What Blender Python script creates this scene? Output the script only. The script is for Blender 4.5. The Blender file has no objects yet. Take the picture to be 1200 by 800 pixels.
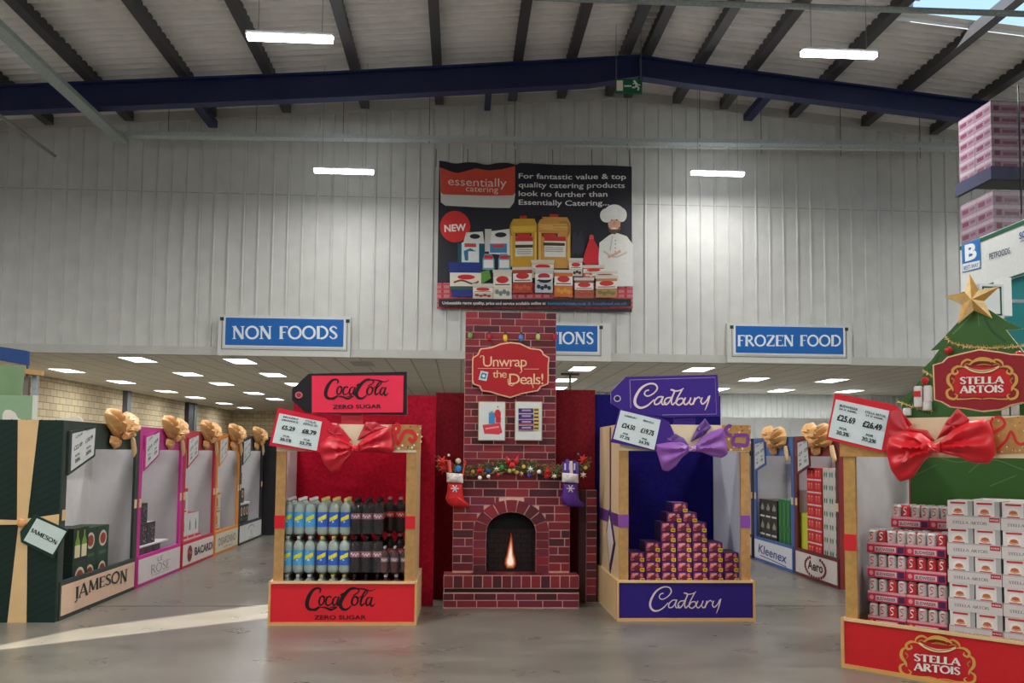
import bpy, math, random
from mathutils import Vector, Matrix
from mathutils.geometry import tessellate_polygon

# ------------------------------------------------------------------ camera
F = 1040.0; YAW = math.atan(60/F); PITCH = math.radians(3.8); ROLL = 0.0097; SHIFT = 62.0
scene = bpy.context.scene
COL = scene.collection
cam_data = bpy.data.cameras.new('camera')
cam = bpy.data.objects.new('camera', cam_data); COL.objects.link(cam)
cam_data.sensor_width = 36; cam_data.lens = 36*F/1200; cam_data.shift_y = SHIFT/1200
cam_data.clip_end = 300
EYE = Vector((0, 0, 1.6))
ROT = Matrix.Rotation(-YAW, 3, 'Z') @ Matrix.Rotation(math.pi/2+PITCH, 3, 'X') @ Matrix.Rotation(ROLL, 3, 'Z')
cam.matrix_world = Matrix.Translation(EYE) @ ROT.to_4x4()
scene.camera = cam
# ------------------------------------------------------------------ world, sun, exposure
world = bpy.data.worlds.new('world'); scene.world = world; world.use_nodes = True
world.node_tree.nodes['Background'].inputs[0].default_value = (0.55, 0.75, 1.0, 1)
world.node_tree.nodes['Background'].inputs[1].default_value = 1.2
vs = scene.view_settings
vs.view_transform = 'Standard'; vs.look = 'None'; vs.gamma = 1; vs.use_curve_mapping = False
vs.exposure = 0.12
SUN_STRENGTH = 27.0; SUN_EL = math.radians(20)
BATTEN_W = 215.0; PANEL_W = 46.0

def ray(px, py):
    return ROT @ Vector(((px-600)/F, (400-py+SHIFT)/F, -1))
def P(px, py, Y):
    d = ray(px, py); return EYE + d*(Y/d.y)
def G(px, py, z=0.0):
    d = ray(px, py); return EYE + d*((z-1.6)/d.z)
def XP(px, py, X):
    d = ray(px, py); return EYE + d*(X/d.x)

sunF = [G(-35, 764), G(0, 761), G(332, 722), G(332, 705), G(90, 737), G(0, 756)]
_a = (G(0, 758.5)+G(-35, 764))/2; _b = G(332, 713.5)
saz = (_b-_a); saz.z = 0; saz.normalize()
SUND = Vector((saz.x*math.cos(SUN_EL), saz.y*math.cos(SUN_EL), -math.sin(SUN_EL)))
sd = bpy.data.lights.new('sun', 'SUN'); sd.energy = SUN_STRENGTH; sd.angle = 0.004; sd.color = (1.0, 0.93, 0.82)
so = bpy.data.objects.new('sun', sd); COL.objects.link(so)
so.rotation_euler = SUND.to_track_quat('-Z', 'Y').to_euler(); so.location = (-30, -30, 20)

# ------------------------------------------------------------------ helpers
random.seed(4)
def lin(c):
    if isinstance(c, str):
        c = c.lstrip('#'); c = tuple(int(c[i:i+2], 16) for i in (0, 2, 4))
    o = []
    for v in c[:3]:
        v /= 255.0
        o.append(v/12.92 if v <= .04045 else ((v+.055)/1.055)**2.4)
    return tuple(o)+(1.0,)

def nodes(name):
    m = bpy.data.materials.new(name); m.use_nodes = True
    return m, m.node_tree.nodes, m.node_tree.links, m.node_tree.nodes['Principled BSDF']

def attr_mat(name, rough=.5, metal=0.0, var=.06, scale=14, spec=.5, bump=0, coat=0):
    m, n, l, b = nodes(name)
    a = n.new('ShaderNodeVertexColor'); a.layer_name = 'Col'
    t = n.new('ShaderNodeTexCoord'); no = n.new('ShaderNodeTexNoise'); no.inputs['Scale'].default_value = scale
    no.inputs['Detail'].default_value = 4
    l.new(t.outputs['Object'], no.inputs['Vector'])
    mr = n.new('ShaderNodeMapRange'); mr.inputs[1].default_value = .3; mr.inputs[2].default_value = .7
    mr.inputs[3].default_value = 1-var; mr.inputs[4].default_value = 1+var
    l.new(no.outputs['Fac'], mr.inputs[0])
    mx = n.new('ShaderNodeVectorMath'); mx.operation = 'SCALE'
    l.new(a.outputs['Color'], mx.inputs[0]); l.new(mr.outputs[0], mx.inputs['Scale'])
    l.new(mx.outputs[0], b.inputs['Base Color'])
    b.inputs['Roughness'].default_value = rough; b.inputs['Metallic'].default_value = metal
    b.inputs['Specular IOR Level'].default_value = spec
    b.inputs['Coat Weight'].default_value = coat
    if bump:
        bp = n.new('ShaderNodeBump'); bp.inputs['Strength'].default_value = bump; bp.inputs['Distance'].default_value = .01
        l.new(no.outputs['Fac'], bp.inputs['Height']); l.new(bp.outputs[0], b.inputs['Normal'])
    return m

CARD = attr_mat('printed_card', .5, var=.03, spec=.35)
GLOSS = attr_mat('glossy_plastic', .18, var=.03)
SATIN = attr_mat('satin_ribbon', .38, var=.05, scale=6)
MATTE = attr_mat('matte_paint', .75, var=.05, scale=3, spec=.3)
STEEL = attr_mat('painted_steel', .45, var=.08, scale=5)
GALV = attr_mat('galvanised_steel', .4, metal=.15, var=.15, scale=25)
FUZZ = attr_mat('velvet_board', .9, var=.22, scale=30, spec=.1, bump=.3)
FOIL = attr_mat('gold_foil', .3, metal=.5, var=.12, scale=20)
WRAP = attr_mat('shrink_wrapped_print', .25, var=.12, scale=30, bump=.25)

def emis(name, col, s):
    m = bpy.data.materials.new(name); m.use_nodes = True; n = m.node_tree.nodes; l = m.node_tree.links
    n.remove(n['Principled BSDF']); e = n.new('ShaderNodeEmission')
    e.inputs[0].default_value = lin(col); e.inputs[1].default_value = s
    l.new(e.outputs[0], n['Material Output'].inputs[0]); return m
LAMP = emis('lamp_diffuser', (250, 252, 255), 6.0)
LAMP2 = emis('batten_diffuser', (248, 251, 255), 26.0)
FLAME = emis('flame_glow', (255, 215, 190), 1.0)  # emission lent to the printed flame, which is no lamp
_c = FLAME.node_tree.nodes.new('ShaderNodeVertexColor'); _c.layer_name = 'Col'; FLAME.node_tree.links.new(_c.outputs[0], FLAME.node_tree.nodes['Emission'].inputs[0])

class M:
    """collects faces with a colour each"""
    def __init__(s): s.v = []; s.f = []; s.c = []; s.T = None; s.lay = 0; s.maxe = 0
    def add(s, vs_, fs, col):
        b = len(s.v); s.v += [tuple(v) for v in vs_]; col = lin(col)
        for f in fs: s.f.append(tuple(b+i for i in f)); s.c.append(col)
        return s
    def box(s, x0, x1, y0, y1, z0, z1, col, cols=None):
        v = [(x0,y0,z0),(x1,y0,z0),(x1,y1,z0),(x0,y1,z0),(x0,y0,z1),(x1,y0,z1),(x1,y1,z1),(x0,y1,z1)]
        fs = [(0,1,5,4),(1,2,6,5),(2,3,7,6),(3,0,4,7),(4,5,6,7),(3,2,1,0)]  # front,right,back,left,top,bottom
        if cols:
            for f, c in zip(fs, cols): s.add(v, [f], c)
            return s
        return s.add(v, fs, col)
    def prism(s, pts, y0, y1, col, side=None):
        """outline in (x,z), front at y0"""
        n = len(pts); a = sum(pts[i][0]*pts[(i+1) % n][1]-pts[(i+1) % n][0]*pts[i][1] for i in range(n))
        if a < 0: pts = pts[::-1]
        v = [(p[0], y0, p[1]) for p in pts]+[(p[0], y1, p[1]) for p in pts]
        s.add(v, [tuple(range(n)), tuple(range(2*n-1, n-1, -1))], col)
        s.add(v, [(i, i+n, (i+1) % n+n, (i+1) % n) for i in range(n)], side or col); return s
    def prism_hole(s, pts, hole, y0, y1, col, side=None):
        A = [Vector((p[0], p[1], 0)) for p in pts]; B = [Vector((p[0], p[1], 0)) for p in hole]
        al = pts+hole; n = len(al); tris = tessellate_polygon([A, B])
        v = [(p[0], y0, p[1]) for p in al]+[(p[0], y1, p[1]) for p in al]
        s.add(v, [tuple(t) for t in tris]+[tuple(i+n for i in t) for t in tris], col)
        k = len(pts); h = len(hole)
        s.add(v, [(i, (i+1) % k, (i+1) % k+n, i+n) for i in range(k)], side or col)
        s.add(v, [(k+i, k+(i+1) % h, k+(i+1) % h+n, k+i+n) for i in range(h)], side or col); return s
    def cyl(s, a, b, r, col, n=10, r2=None):
        a = Vector(a); b = Vector(b); d = (b-a).normalized(); u = d.orthogonal().normalized(); w = d.cross(u)
        r2 = r if r2 is None else r2; v = []
        for c, q in ((a, r), (b, r2)):
            for i in range(n):
                t = 2*math.pi*i/n; v.append(c+u*(q*math.cos(t))+w*(q*math.sin(t)))
        return s.add(v, [(i, (i+1) % n, n+(i+1) % n, n+i) for i in range(n)]+[tuple(range(n-1, -1, -1)), tuple(range(n, 2*n))], col)
    def lathe(s, prof, col, n=14, c=(0, 0, 0), cols=None):
        v = []
        for r, z in prof:
            for i in range(n):
                t = 2*math.pi*i/n; v.append((c[0]+r*math.cos(t), c[1]+r*math.sin(t), c[2]+z))
        for k in range(len(prof)-1):
            cc = cols[k] if cols else col
            s.add(v[k*n:(k+2)*n], [(i, (i+1) % n, n+(i+1) % n, n+i) for i in range(n)], cc)
        s.add(v[:n], [tuple(range(n-1, -1, -1))], cols[0] if cols else col)
        s.add(v[-n:], [tuple(range(n))], cols[-1] if cols else col); return s
    def ball(s, c, r, col, n=10, sq=1.0):
        pr = [(r*math.sin(math.pi*k/7)+1e-5, -r*math.cos(math.pi*k/7)*1.0) for k in range(8)]
        v = []
        for q, z in pr:
            for i in range(n):
                t = 2*math.pi*i/n; v.append((c[0]+q*math.cos(t), c[1]+q*math.sin(t)*sq, c[2]+z))
        for k in range(7): s.add(v[k*n:(k+2)*n], [(i, (i+1) % n, n+(i+1) % n, n+i) for i in range(n)], col)
        return s
    def puff(s, pts, y, depth, col, crease=0, ncre=7, back=.004, centre=None, rings=(1, .93, .8, .6, .35, .12), pole=None):
        """pillow relief on an outline (x,z): front bulges toward -y from y"""
        pts = resample(pts, 44); n = len(pts)
        a = sum(pts[i][0]*pts[(i+1) % n][1]-pts[(i+1) % n][0]*pts[i][1] for i in range(n))
        if a < 0: pts = pts[::-1]
        cx = centre[0] if centre else sum(p[0] for p in pts)/n; cz = centre[1] if centre else sum(p[1] for p in pts)/n
        v = [(p[0], y+back, p[1]) for p in pts]
        for k in rings:
            for i, p in enumerate(pts):
                dx = p[0]-cx; dz = p[1]-cz; th = math.atan2(dz, dx)
                h = depth*math.sqrt(max(0, 1-k**2.2)); 
                if pole:
                    X_ = cx+dx*k-pole[0]; Z_ = cz+dz*k-pole[1]; rr = math.hypot(X_, Z_); h += crease*1.5*math.sin(ncre*math.atan2(Z_, abs(X_))*2.6+1)*math.sqrt(max(0, 1-k))*min(1, rr/.1)*(1-.4*min(1, rr/.5))
                else: h += crease*math.sin(ncre*th+k*2)*k*math.sqrt(max(0, 1-k))*1.6
                v.append((cx+dx*k, y-h, cz+dz*k))
        R = len(rings)+1; v.append((cx, y-depth, cz)); fs = []
        for k in range(R-1):
            for i in range(n):
                j = (i+1) % n; fs.append((k*n+i, k*n+j, (k+1)*n+j, (k+1)*n+i))
        fs += [((R-1)*n+i, (R-1)*n+(i+1) % n, R*n) for i in range(n)]
        fs.append(tuple(range(n-1, -1, -1)))
        return s.add(v, fs, col)
    # ---- flat print: T maps art coordinates (u,v) and a layer to 3-D
    def dst(s):
        s.lay += 1; return s.lay
    def poly(s, pts, col):
        L = s.dst(); n = len(pts)
        if n < 3: return s
        if s.maxe:
            for tr in tessellate_polygon([[Vector((p[0], p[1], 0)) for p in pts]]): s.split(*[pts[i] for i in tr], L, col)
            return s
        v = [s.T(p[0], p[1], L) for p in pts]
        if n > 4:
            tr = tessellate_polygon([[Vector((p[0], p[1], 0)) for p in pts]])
            return s.add(v, [tuple(t) for t in tr], col)
        return s.add(v, [tuple(range(n))], col)
    def split(s, a, b, c, L, col):
        e = [(math.hypot(q[0]-p[0], q[1]-p[1]), k) for k, (p, q) in enumerate(((a, b), (b, c), (c, a)))]; m, k = max(e)
        if m <= s.maxe: s.add([s.T(p[0], p[1], L) for p in (a, b, c)], [(0, 1, 2)], col); return
        a, b, c = [(a, b, c), (b, c, a), (c, a, b)][k]; h = ((a[0]+b[0])/2, (a[1]+b[1])/2)
        s.split(a, h, c, L, col); s.split(h, b, c, L, col)
    def rect(s, x0, y0, x1, y1, col): return s.poly([(x0, y0), (x1, y0), (x1, y1), (x0, y1)], col)
    def oval(s, cx, cy, rx, ry, col, n=20): return s.poly([(cx+rx*math.cos(2*math.pi*i/n), cy+ry*math.sin(2*math.pi*i/n)) for i in range(n)], col)
    def stroke(s, pts, w, col, smooth=True, sub=6):
        L = s.dst()
        ws = w if isinstance(w, (list, tuple)) else [w]*len(pts)
        if smooth and len(pts) > 2:
            P3 = [(p[0], p[1], q) for p, q in zip(pts, ws)]; out = []
            for i in range(len(P3)-1):
                p0 = P3[max(i-1, 0)]; p1 = P3[i]; p2 = P3[i+1]; p3 = P3[min(i+2, len(P3)-1)]
                for k in range(sub):
                    t = k/sub
                    out.append(tuple(.5*((2*p1[j])+(-p0[j]+p2[j])*t+(2*p0[j]-5*p1[j]+4*p2[j]-p3[j])*t*t+(-p0[j]+3*p1[j]-3*p2[j]+p3[j])*t**3) for j in range(3)))
            out.append(P3[-1])
        else: out = [(p[0], p[1], q) for p, q in zip(pts, ws)]
        v = []
        for i, p in enumerate(out):
            a = out[max(i-1, 0)]; b = out[min(i+1, len(out)-1)]
            dx, dy = b[0]-a[0], b[1]-a[1]; d = math.hypot(dx, dy) or 1; h = p[2]/2
            v.append(s.T(p[0]-dy/d*h, p[1]+dx/d*h, L)); v.append(s.T(p[0]+dy/d*h, p[1]-dx/d*h, L))
        return s.add(v, [(2*i, 2*i+1, 2*i+3, 2*i+2) for i in range(len(out)-1)], col)
    def text(s, st, O, R, Tp, col, bold=0.0, space=1.0):
        """fit the word to the box with corners O (baseline left), R (baseline right), Tp (cap-height left)"""
        vs_, fs = glyphs(st, bold, space); L = s.dst()
        v = [s.T(O[0]+(R[0]-O[0])*a+(Tp[0]-O[0])*b, O[1]+(R[1]-O[1])*a+(Tp[1]-O[1])*b, L) for a, b in vs_]
        return s.add(v, fs, col)
    def tx(s, st, x0, yb, x1, yt, col, bold=0.0, space=1.0): return s.text(st, (x0, yb), (x1, yb), (x0, yt), col, bold, space)
    def build(s, name, mat, parent=None, smooth=False):
        me = s.mesh(name, mat, smooth); return link(name, me, parent)
    def mesh(s, name, mat, smooth=False):
        me = bpy.data.meshes.new(name); me.from_pydata(s.v, [], s.f)
        at = me.color_attributes.new('Col', 'FLOAT_COLOR', 'CORNER')
        buf = []
        for f, c in zip(s.f, s.c): buf += list(c)*len(f)
        at.data.foreach_set('color', buf)
        me.materials.append(mat)
        if smooth:
            me.polygons.foreach_set('use_smooth', [True]*len(me.polygons))
            try: me.set_sharp_from_angle(angle=math.radians(50))
            except Exception: pass
        me.update(); return me

def resample(pts, n):
    L = [0]; q = list(pts)+[pts[0]]
    for i in range(len(pts)): L.append(L[-1]+math.hypot(q[i+1][0]-q[i][0], q[i+1][1]-q[i][1]))
    out = []; k = 0
    for i in range(n):
        t = L[-1]*i/n
        while L[k+1] < t: k += 1
        u = (t-L[k])/max(L[k+1]-L[k], 1e-9); out.append((q[k][0]+(q[k+1][0]-q[k][0])*u, q[k][1]+(q[k+1][1]-q[k][1])*u))
    return out

_gl = {}
def glyphs(st, bold, space):
    key = (st, bold, space)
    if key in _gl: return _gl[key]
    def raw(t):
        cu = bpy.data.curves.new('t', 'FONT'); cu.body = t; cu.size = 1; cu.offset = bold; cu.space_character = space; cu.resolution_u = 3
        cu.fill_mode = 'FRONT'
        o = bpy.data.objects.new('t', cu); COL.objects.link(o)
        me = bpy.data.meshes.new_from_object(o)
        v = [tuple(x.co[:2]) for x in me.vertices]; f = [tuple(p.vertices) for p in me.polygons]
        bpy.data.objects.remove(o); bpy.data.curves.remove(cu); bpy.data.meshes.remove(me)
        return v, f
    v, f = raw(st)
    x0 = min(p[0] for p in v); x1 = max(p[0] for p in v)
    H = .70
    if bold: H = .70+bold
    v = [((p[0]-x0)/(x1-x0), p[1]/H) for p in v]
    _gl[key] = (v, f); return _gl[key]

def link(name, data, parent=None):
    o = bpy.data.objects.new(name, data); COL.objects.link(o)
    if parent: o.parent = parent
    return o
def tag(o, label, cat, group=None):
    o['label'] = label; o['category'] = cat
    if group: o['group'] = group
    return o
def struct(o): o['kind'] = 'structure'; return o
def thing(name, label, cat, loc=(0, 0, 0), rz=0, group=None):
    o = link(name, None); o.location = loc; o.rotation_euler = (0, 0, rz); o.empty_display_size = .1
    return tag(o, label, cat, group)
def dup(root, loc, rz=None, label=None):
    r = root.copy(); COL.objects.link(r); r.location = loc
    if rz is not None: r.rotation_euler = (0, 0, rz)
    if label: r['label'] = label
    for ch in list(root.children):
        c = ch.copy(); COL.objects.link(c); c.parent = r
        for g in ch.children:
            d = g.copy(); COL.objects.link(d); d.parent = c
    return r
ORD = ['zeroth', 'first', 'second', 'third', 'fourth', 'fifth', 'sixth', 'seventh', 'eighth', 'ninth', 'tenth']
TEN = ['', '', 'twenty', 'thirty']

class Fr:
    """a vertical working plane standing at org, x to the right, y into the depth, z up"""
    def __init__(s, x, y, ang=0, z=0):
        s.o = Vector((x, y, z)); s.a = ang
        s.X = Vector((math.cos(ang), math.sin(ang), 0)); s.Y = Vector((-math.sin(ang), math.cos(ang), 0))
    def loc(s, px, py, yo=0.0):
        d = ray(px, py); t = ((s.o-EYE).dot(s.Y)+yo)/d.dot(s.Y); p = EYE+d*t-s.o
        return (p.dot(s.X), p.z)
    def L(s, pts, yo=0.0): return [s.loc(a, b, yo) for a, b in pts]
    def world(s, x, y, z=0): return s.o+s.X*x+s.Y*y+Vector((0, 0, z))
    def root(s, name, label, cat, group=None, x=0, y=0, z=0):
        return thing(name, label, cat, s.world(x, y, z), s.a, group)
    def art(s, yo, zoom=None, eps=.0006):
        """a print whose coordinates are photo pixels (or zoomed crop coordinates), laid on the plane at depth yo"""
        m = M(); zx, zy, k = zoom or (0, 0, 1)
        def T(u, v, L):
            a, b = s.loc(zx+u/k, zy+v/k, yo); return (a, yo-eps*L, b)
        m.T = T; return m
def flat(m, y=0.0, eps=.0005, ox=0, oz=0):
    m.T = lambda u, v, L: (ox+u, y-eps*L, oz+v); m.lay = 0; return m
def zz(pts, x0, y0, k): return [(x0+a/k, y0+b/k) for a, b in pts]

# ------------------------------------------------------------------ serif capitals for shop signs (stroke letters on a 0..1 high box)
TK, TN = .19, .10
def arc(cx, cy, rx, ry, a0, a1, n=9): return [(cx+rx*math.cos(math.radians(a0+(a1-a0)*i/n)), cy+ry*math.sin(math.radians(a0+(a1-a0)*i/n))) for i in range(n+1)]
SER = {
 'A': (.82, [([(.06, 0), (.40, 1)], TN), ([(.40, 1), (.74, 0)], TK), ([(.2, .33), (.62, .33)], .08), ([(0, .03), (.2, .03)], .06), ([(.6, .03), (.86, .03)], .06)]),
 'B': (.66, [([(.14, 0), (.14, 1)], TK), (arc(.3, .74, .24, .22, 90, -90), .13), (arc(.3, .28, .3, .24, 90, -90), .14), ([(.1, .96), (.3, .96)], .08), ([(.1, .04), (.3, .04)], .08), ([(.1, .51), (.3, .51)], .07)]),
 'C': (.74, [(arc(.42, .5, .36, .46, 48, 312, 14), .14)]),
 'D': (.82, [([(.14, 0), (.14, 1)], TK), (arc(.3, .5, .42, .46, 90, -90, 12), .15), ([(.04, .96), (.32, .96)], .08), ([(.04, .04), (.32, .04)], .08)]),
 'E': (.62, [([(.14, 0), (.14, 1)], TK), ([(.04, .96), (.56, .96)], .08), ([(.14, .52), (.48, .52)], .07), ([(.04, .04), (.58, .04)], .08), ([(.56, .82), (.56, 1)], .05), ([(.58, 0), (.58, .2)], .05)]),
 'F': (.58, [([(.14, 0), (.14, 1)], TK), ([(.04, .96), (.54, .96)], .08), ([(.14, .52), (.44, .52)], .07), ([(.02, .03), (.28, .03)], .06), ([(.54, .82), (.54, 1)], .05)]),
 'I': (.30, [([(.14, 0), (.14, 1)], TK), ([(.02, .03), (.27, .03)], .06), ([(.02, .97), (.27, .97)], .06)]),
 'J': (.42, [([(.3, 1), (.3, .15)], TK), (arc(.14, .12, .16, .16, 0, -100, 5), .1), ([(.16, .97), (.44, .97)], .06)]),
 'L': (.60, [([(.14, 0), (.14, 1)], TK), ([(.02, .97), (.28, .97)], .06), ([(.04, .04), (.56, .04)], .08), ([(.56, 0), (.56, .2)], .05)]),
 'M': (.98, [([(.12, 0), (.16, 1)], TN), ([(.16, 1), (.48, .1)], TK), ([(.48, .1), (.8, 1)], TN), ([(.8, 1), (.84, 0)], TK), ([(0, .03), (.24, .03)], .06), ([(.72, .03), (.96, .03)], .06)]),
 'N': (.84, [([(.14, 0), (.14, 1)], TN), ([(.14, 1), (.68, 0)], TK), ([(.68, 0), (.68, 1)], TN), ([(.02, .03), (.26, .03)], .06), ([(.56, .97), (.8, .97)], .06), ([(.0, .97), (.2, .97)], .06)]),
 'O': (.90, [(arc(.44, .5, .37, .46, 0, 360, 20), .15)]),
 'P': (.64, [([(.14, 0), (.14, 1)], TK), (arc(.28, .72, .28, .24, 90, -90), .13), ([(.04, .96), (.28, .96)], .08), ([(.14, .48), (.28, .48)], .07), ([(.02, .03), (.28, .03)], .06)]),
 'R': (.74, [([(.14, 0), (.14, 1)], TK), (arc(.28, .74, .26, .22, 90, -90), .13), ([(.04, .96), (.28, .96)], .08), ([(.14, .52), (.3, .52)], .07), ([(.32, .5), (.68, .0)], TK*.9), ([(.02, .03), (.26, .03)], .06)]),
 'S': (.58, [([(.5, .80), (.38, .94), (.22, .94), (.10, .78), (.18, .62), (.40, .42), (.48, .24), (.38, .06), (.2, .05), (.06, .22)], [.1, .1, .12, .15, .17, .17, .15, .12, .1, .1])]),
 'T': (.72, [([(.34, 0), (.34, 1)], TK), ([(.02, .96), (.66, .96)], .08), ([(.03, .8), (.03, 1)], .05), ([(.65, .8), (.65, 1)], .05), ([(.2, .03), (.48, .03)], .06)]),
 'Z': (.70, [([(.6, .94), (.08, .06)], TK), ([(.08, .96), (.62, .96)], .08), ([(.06, .04), (.62, .04)], .08), ([(.08, .8), (.08, 1)], .05), ([(.62, 0), (.62, .2)], .05)]),
 ' ': (.42, []),
}
def serif(m, st, O, R, Tp, col, heavy=1.0):
    W = sum(SER[c][0] for c in st); x = 0; H = None
    old = m.T
    def mp(u, v, L): return old(O[0]+(R[0]-O[0])*u/W+(Tp[0]-O[0])*v, O[1]+(R[1]-O[1])*u/W+(Tp[1]-O[1])*v, L)
    base = m.lay
    for c in st:
        w, gl = SER[c]
        for gi, (pts, wd) in enumerate(gl):
            m.lay = base+gi*.2; m.T = (lambda x: (lambda u, v, L: mp(u+x, v, L)))(x)
            q = [a*heavy for a in wd] if isinstance(wd, list) else wd*heavy
            m.stroke(pts, q, col, smooth=len(pts) > 2, sub=3)
        x += w
    m.T = old; m.lay = base+1

COLA = [  # zoom coordinates of the sign above the left stand
 ([(476,146),(482,130),(468,122),(444,130),(420,162),(408,205),(420,230),(448,232),(480,214)], [5,8,9,12,17,18,14,9,4]),
 ([(493,162),(480,172),(474,196),(482,210),(496,200),(502,178),(494,162),(508,168),(522,166)], [6,8,9,7,7,8,6,3,3]),
 ([(540,172),(530,164),(515,176),(510,200),(520,212),(536,204),(548,190)], [8,6,8,9,7,5,3]),
 ([(572,168),(558,170),(548,190),(552,210),(566,202),(580,166)], [6,6,9,8,6,6]),
 ([(582,165),(572,196),(576,212),(592,200),(604,182)], [7,9,7,4,3]),
 ([(588,160),(606,148)], [8,8]),
 ([(655,160),(676,150),(690,134),(668,122),(640,128),(608,160),(588,200),(598,228),(624,232),(650,212)], [4,6,6,9,13,17,18,14,9,4]),
 ([(648,131),(680,124),(718,128),(752,136),(782,124)], [2,5,7,5,2]),
 ([(672,164),(658,172),(650,196),(660,211),(677,202),(684,180),(673,164),(684,173),(700,164)], [6,8,10,7,7,9,6,4,4]),
 ([(698,182),(722,160),(735,142),(728,134),(712,154),(699,190),(702,212),(724,196)], [4,4,5,6,9,10,8,4]),
 ([(752,172),(738,172),(728,192),(732,212),(746,202),(760,168)], [6,6,9,8,6,6]),
 ([(762,168),(752,198),(758,216),(776,202)], [7,9,7,3]),
 ([(418,226),(452,236),(480,222),(510,224),(538,234),(570,222),(556,220),(530,224)], [6,9,4,8,10,3,6,3])]
CADB = [
 ([(352,184),(334,190),(326,208),(344,220),(376,206),(400,178),(390,152),(352,148),(306,174),(274,226),(272,266),(300,288),(342,276),(382,240)], [7,6,6,6,6,7,8,8,11,13,13,11,8,5]),
 ([(432,224),(408,226),(386,248),(388,268),(412,262),(434,226)], 7),
 ([(436,222),(426,252),(434,270),(452,256)], 7),
 ([(482,228),(456,232),(442,252),(450,270),(468,258),(486,226),(502,190),(478,182)], 7),
 ([(502,190),(484,246),(490,270),(506,256)], 7),
 ([(478,182),(506,190),(534,186),(556,174)], [6,7,6,4]),
 ([(546,182),(514,240),(512,262),(530,272),(552,254),(548,234),(524,238),(512,256)], 7),
 ([(566,228),(556,256),(568,270),(588,252),(598,228)], 7),
 ([(598,228),(590,256),(600,270),(614,254)], 6),
 ([(622,228),(610,270)], 7), ([(614,258),(628,236),(644,226),(652,236)], 6),
 ([(664,228),(656,252),(668,266),(690,246),(702,222)], 7),
 ([(708,216),(696,262),(680,302)], [7,7,3])]
def script(m, strokes, box, dest, col, k=1.0):
    """fit zoom-coordinate strokes from box into dest=(x0,ytop,x1,ybottom)"""
    x0, y0, x1, y1 = box; a0, b0, a1, b1 = dest; sx = (a1-a0)/(x1-x0); sy = (b1-b0)/(y1-y0); w_ = abs(sx)
    base = m.lay
    for gi, (pts, w) in enumerate(strokes):
        m.lay = base+gi*.15
        q = [(a0+(p[0]-x0)*sx, b0+(p[1]-y0)*sy) for p in pts]
        m.stroke(q, [i*w_*k for i in w] if isinstance(w, list) else w*w_*k, col)
    m.lay = base+2

# ================================================================== THE BUILDING
YW = 20.4; YB = 18.1; XL = -12.6; XR = 19.0; ZC = 3.8; YBACK = -12.0
def concrete():
    m, n, l, b = nodes('polished_concrete')
    t = n.new('ShaderNodeTexCoord')
    a = n.new('ShaderNodeTexNoise'); a.inputs['Scale'].default_value = .55; a.inputs['Detail'].default_value = 8; a.inputs['Roughness'].default_value = .65
    c = n.new('ShaderNodeTexNoise'); c.inputs['Scale'].default_value = 2.4; c.inputs['Detail'].default_value = 9; c.inputs['Distortion'].default_value = 0.0
    mp = n.new('ShaderNodeMapping'); mp.inputs['Scale'].default_value = (.8, 1.1, 1)
    l.new(t.outputs['Object'], a.inputs[0]); l.new(t.outputs['Object'], mp.inputs[0]); l.new(mp.outputs[0], c.inputs[0])
    mx = n.new('ShaderNodeMix'); mx.inputs[0].default_value = .35
    l.new(a.outputs[0], mx.inputs[2]); l.new(c.outputs[0], mx.inputs[3])
    r = n.new('ShaderNodeValToRGB'); r.color_ramp.elements[0].position = .30; r.color_ramp.elements[1].position = .66
    r.color_ramp.elements[0].color = lin((94, 91, 84)); r.color_ramp.elements[1].color = lin((126, 122, 113))
    l.new(mx.outputs[0], r.inputs[0]); l.new(r.outputs[0], b.inputs['Base Color'])
    rr = n.new('ShaderNodeMapRange'); rr.inputs[3].default_value = .2; rr.inputs[4].default_value = .40
    l.new(c.outputs[0], rr.inputs[0]); l.new(rr.outputs[0], b.inputs['Roughness'])
    bp = n.new('ShaderNodeBump'); bp.inputs['Strength'].default_value = .012; bp.inputs['Distance'].default_value = .01
    l.new(c.outputs[0], bp.inputs['Height']); l.new(bp.outputs[0], b.inputs['Normal'])
    return m
fl = M().box(XL-.2, XR+.2, YBACK, 9.42, -.1, 0, (150, 150, 150)).box(XL-.2, XR+.2, 9.45, 51, -.1, 0, (150, 150, 150)).box(XL-.2, XR+.2, 9.42, 9.45, -.1, -.012, (40, 40, 38))
struct(fl.build('floor', concrete()))
jt = M().box(XL, XR, 9.42, 9.45, -.012, -.004, (45, 43, 40)); struct(jt.build('floor_joint', MATTE))

# roof geometry from the purlin ends on the gable
pl_ = P(60, 147, YW), P(713, 113, YW); pr_ = P(735, 115, YW), P(1092, 158, YW)
sl = (pl_[1].z-pl_[0].z)/(pl_[1].x-pl_[0].x); sr = (pr_[1].z-pr_[0].z)/(pr_[1].x-pr_[0].x)
RX = (pr_[0].z-pl_[1].z+sl*pl_[1].x-sr*pr_[0].x)/(sl-sr)
RZ = pl_[1].z+sl*(RX-pl_[1].x)
def pz(x): return RZ+(x-RX)*(sl if x < RX else sr)          # underside of the purlins
PD = .22
def rz(x): return pz(x)+PD
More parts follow.
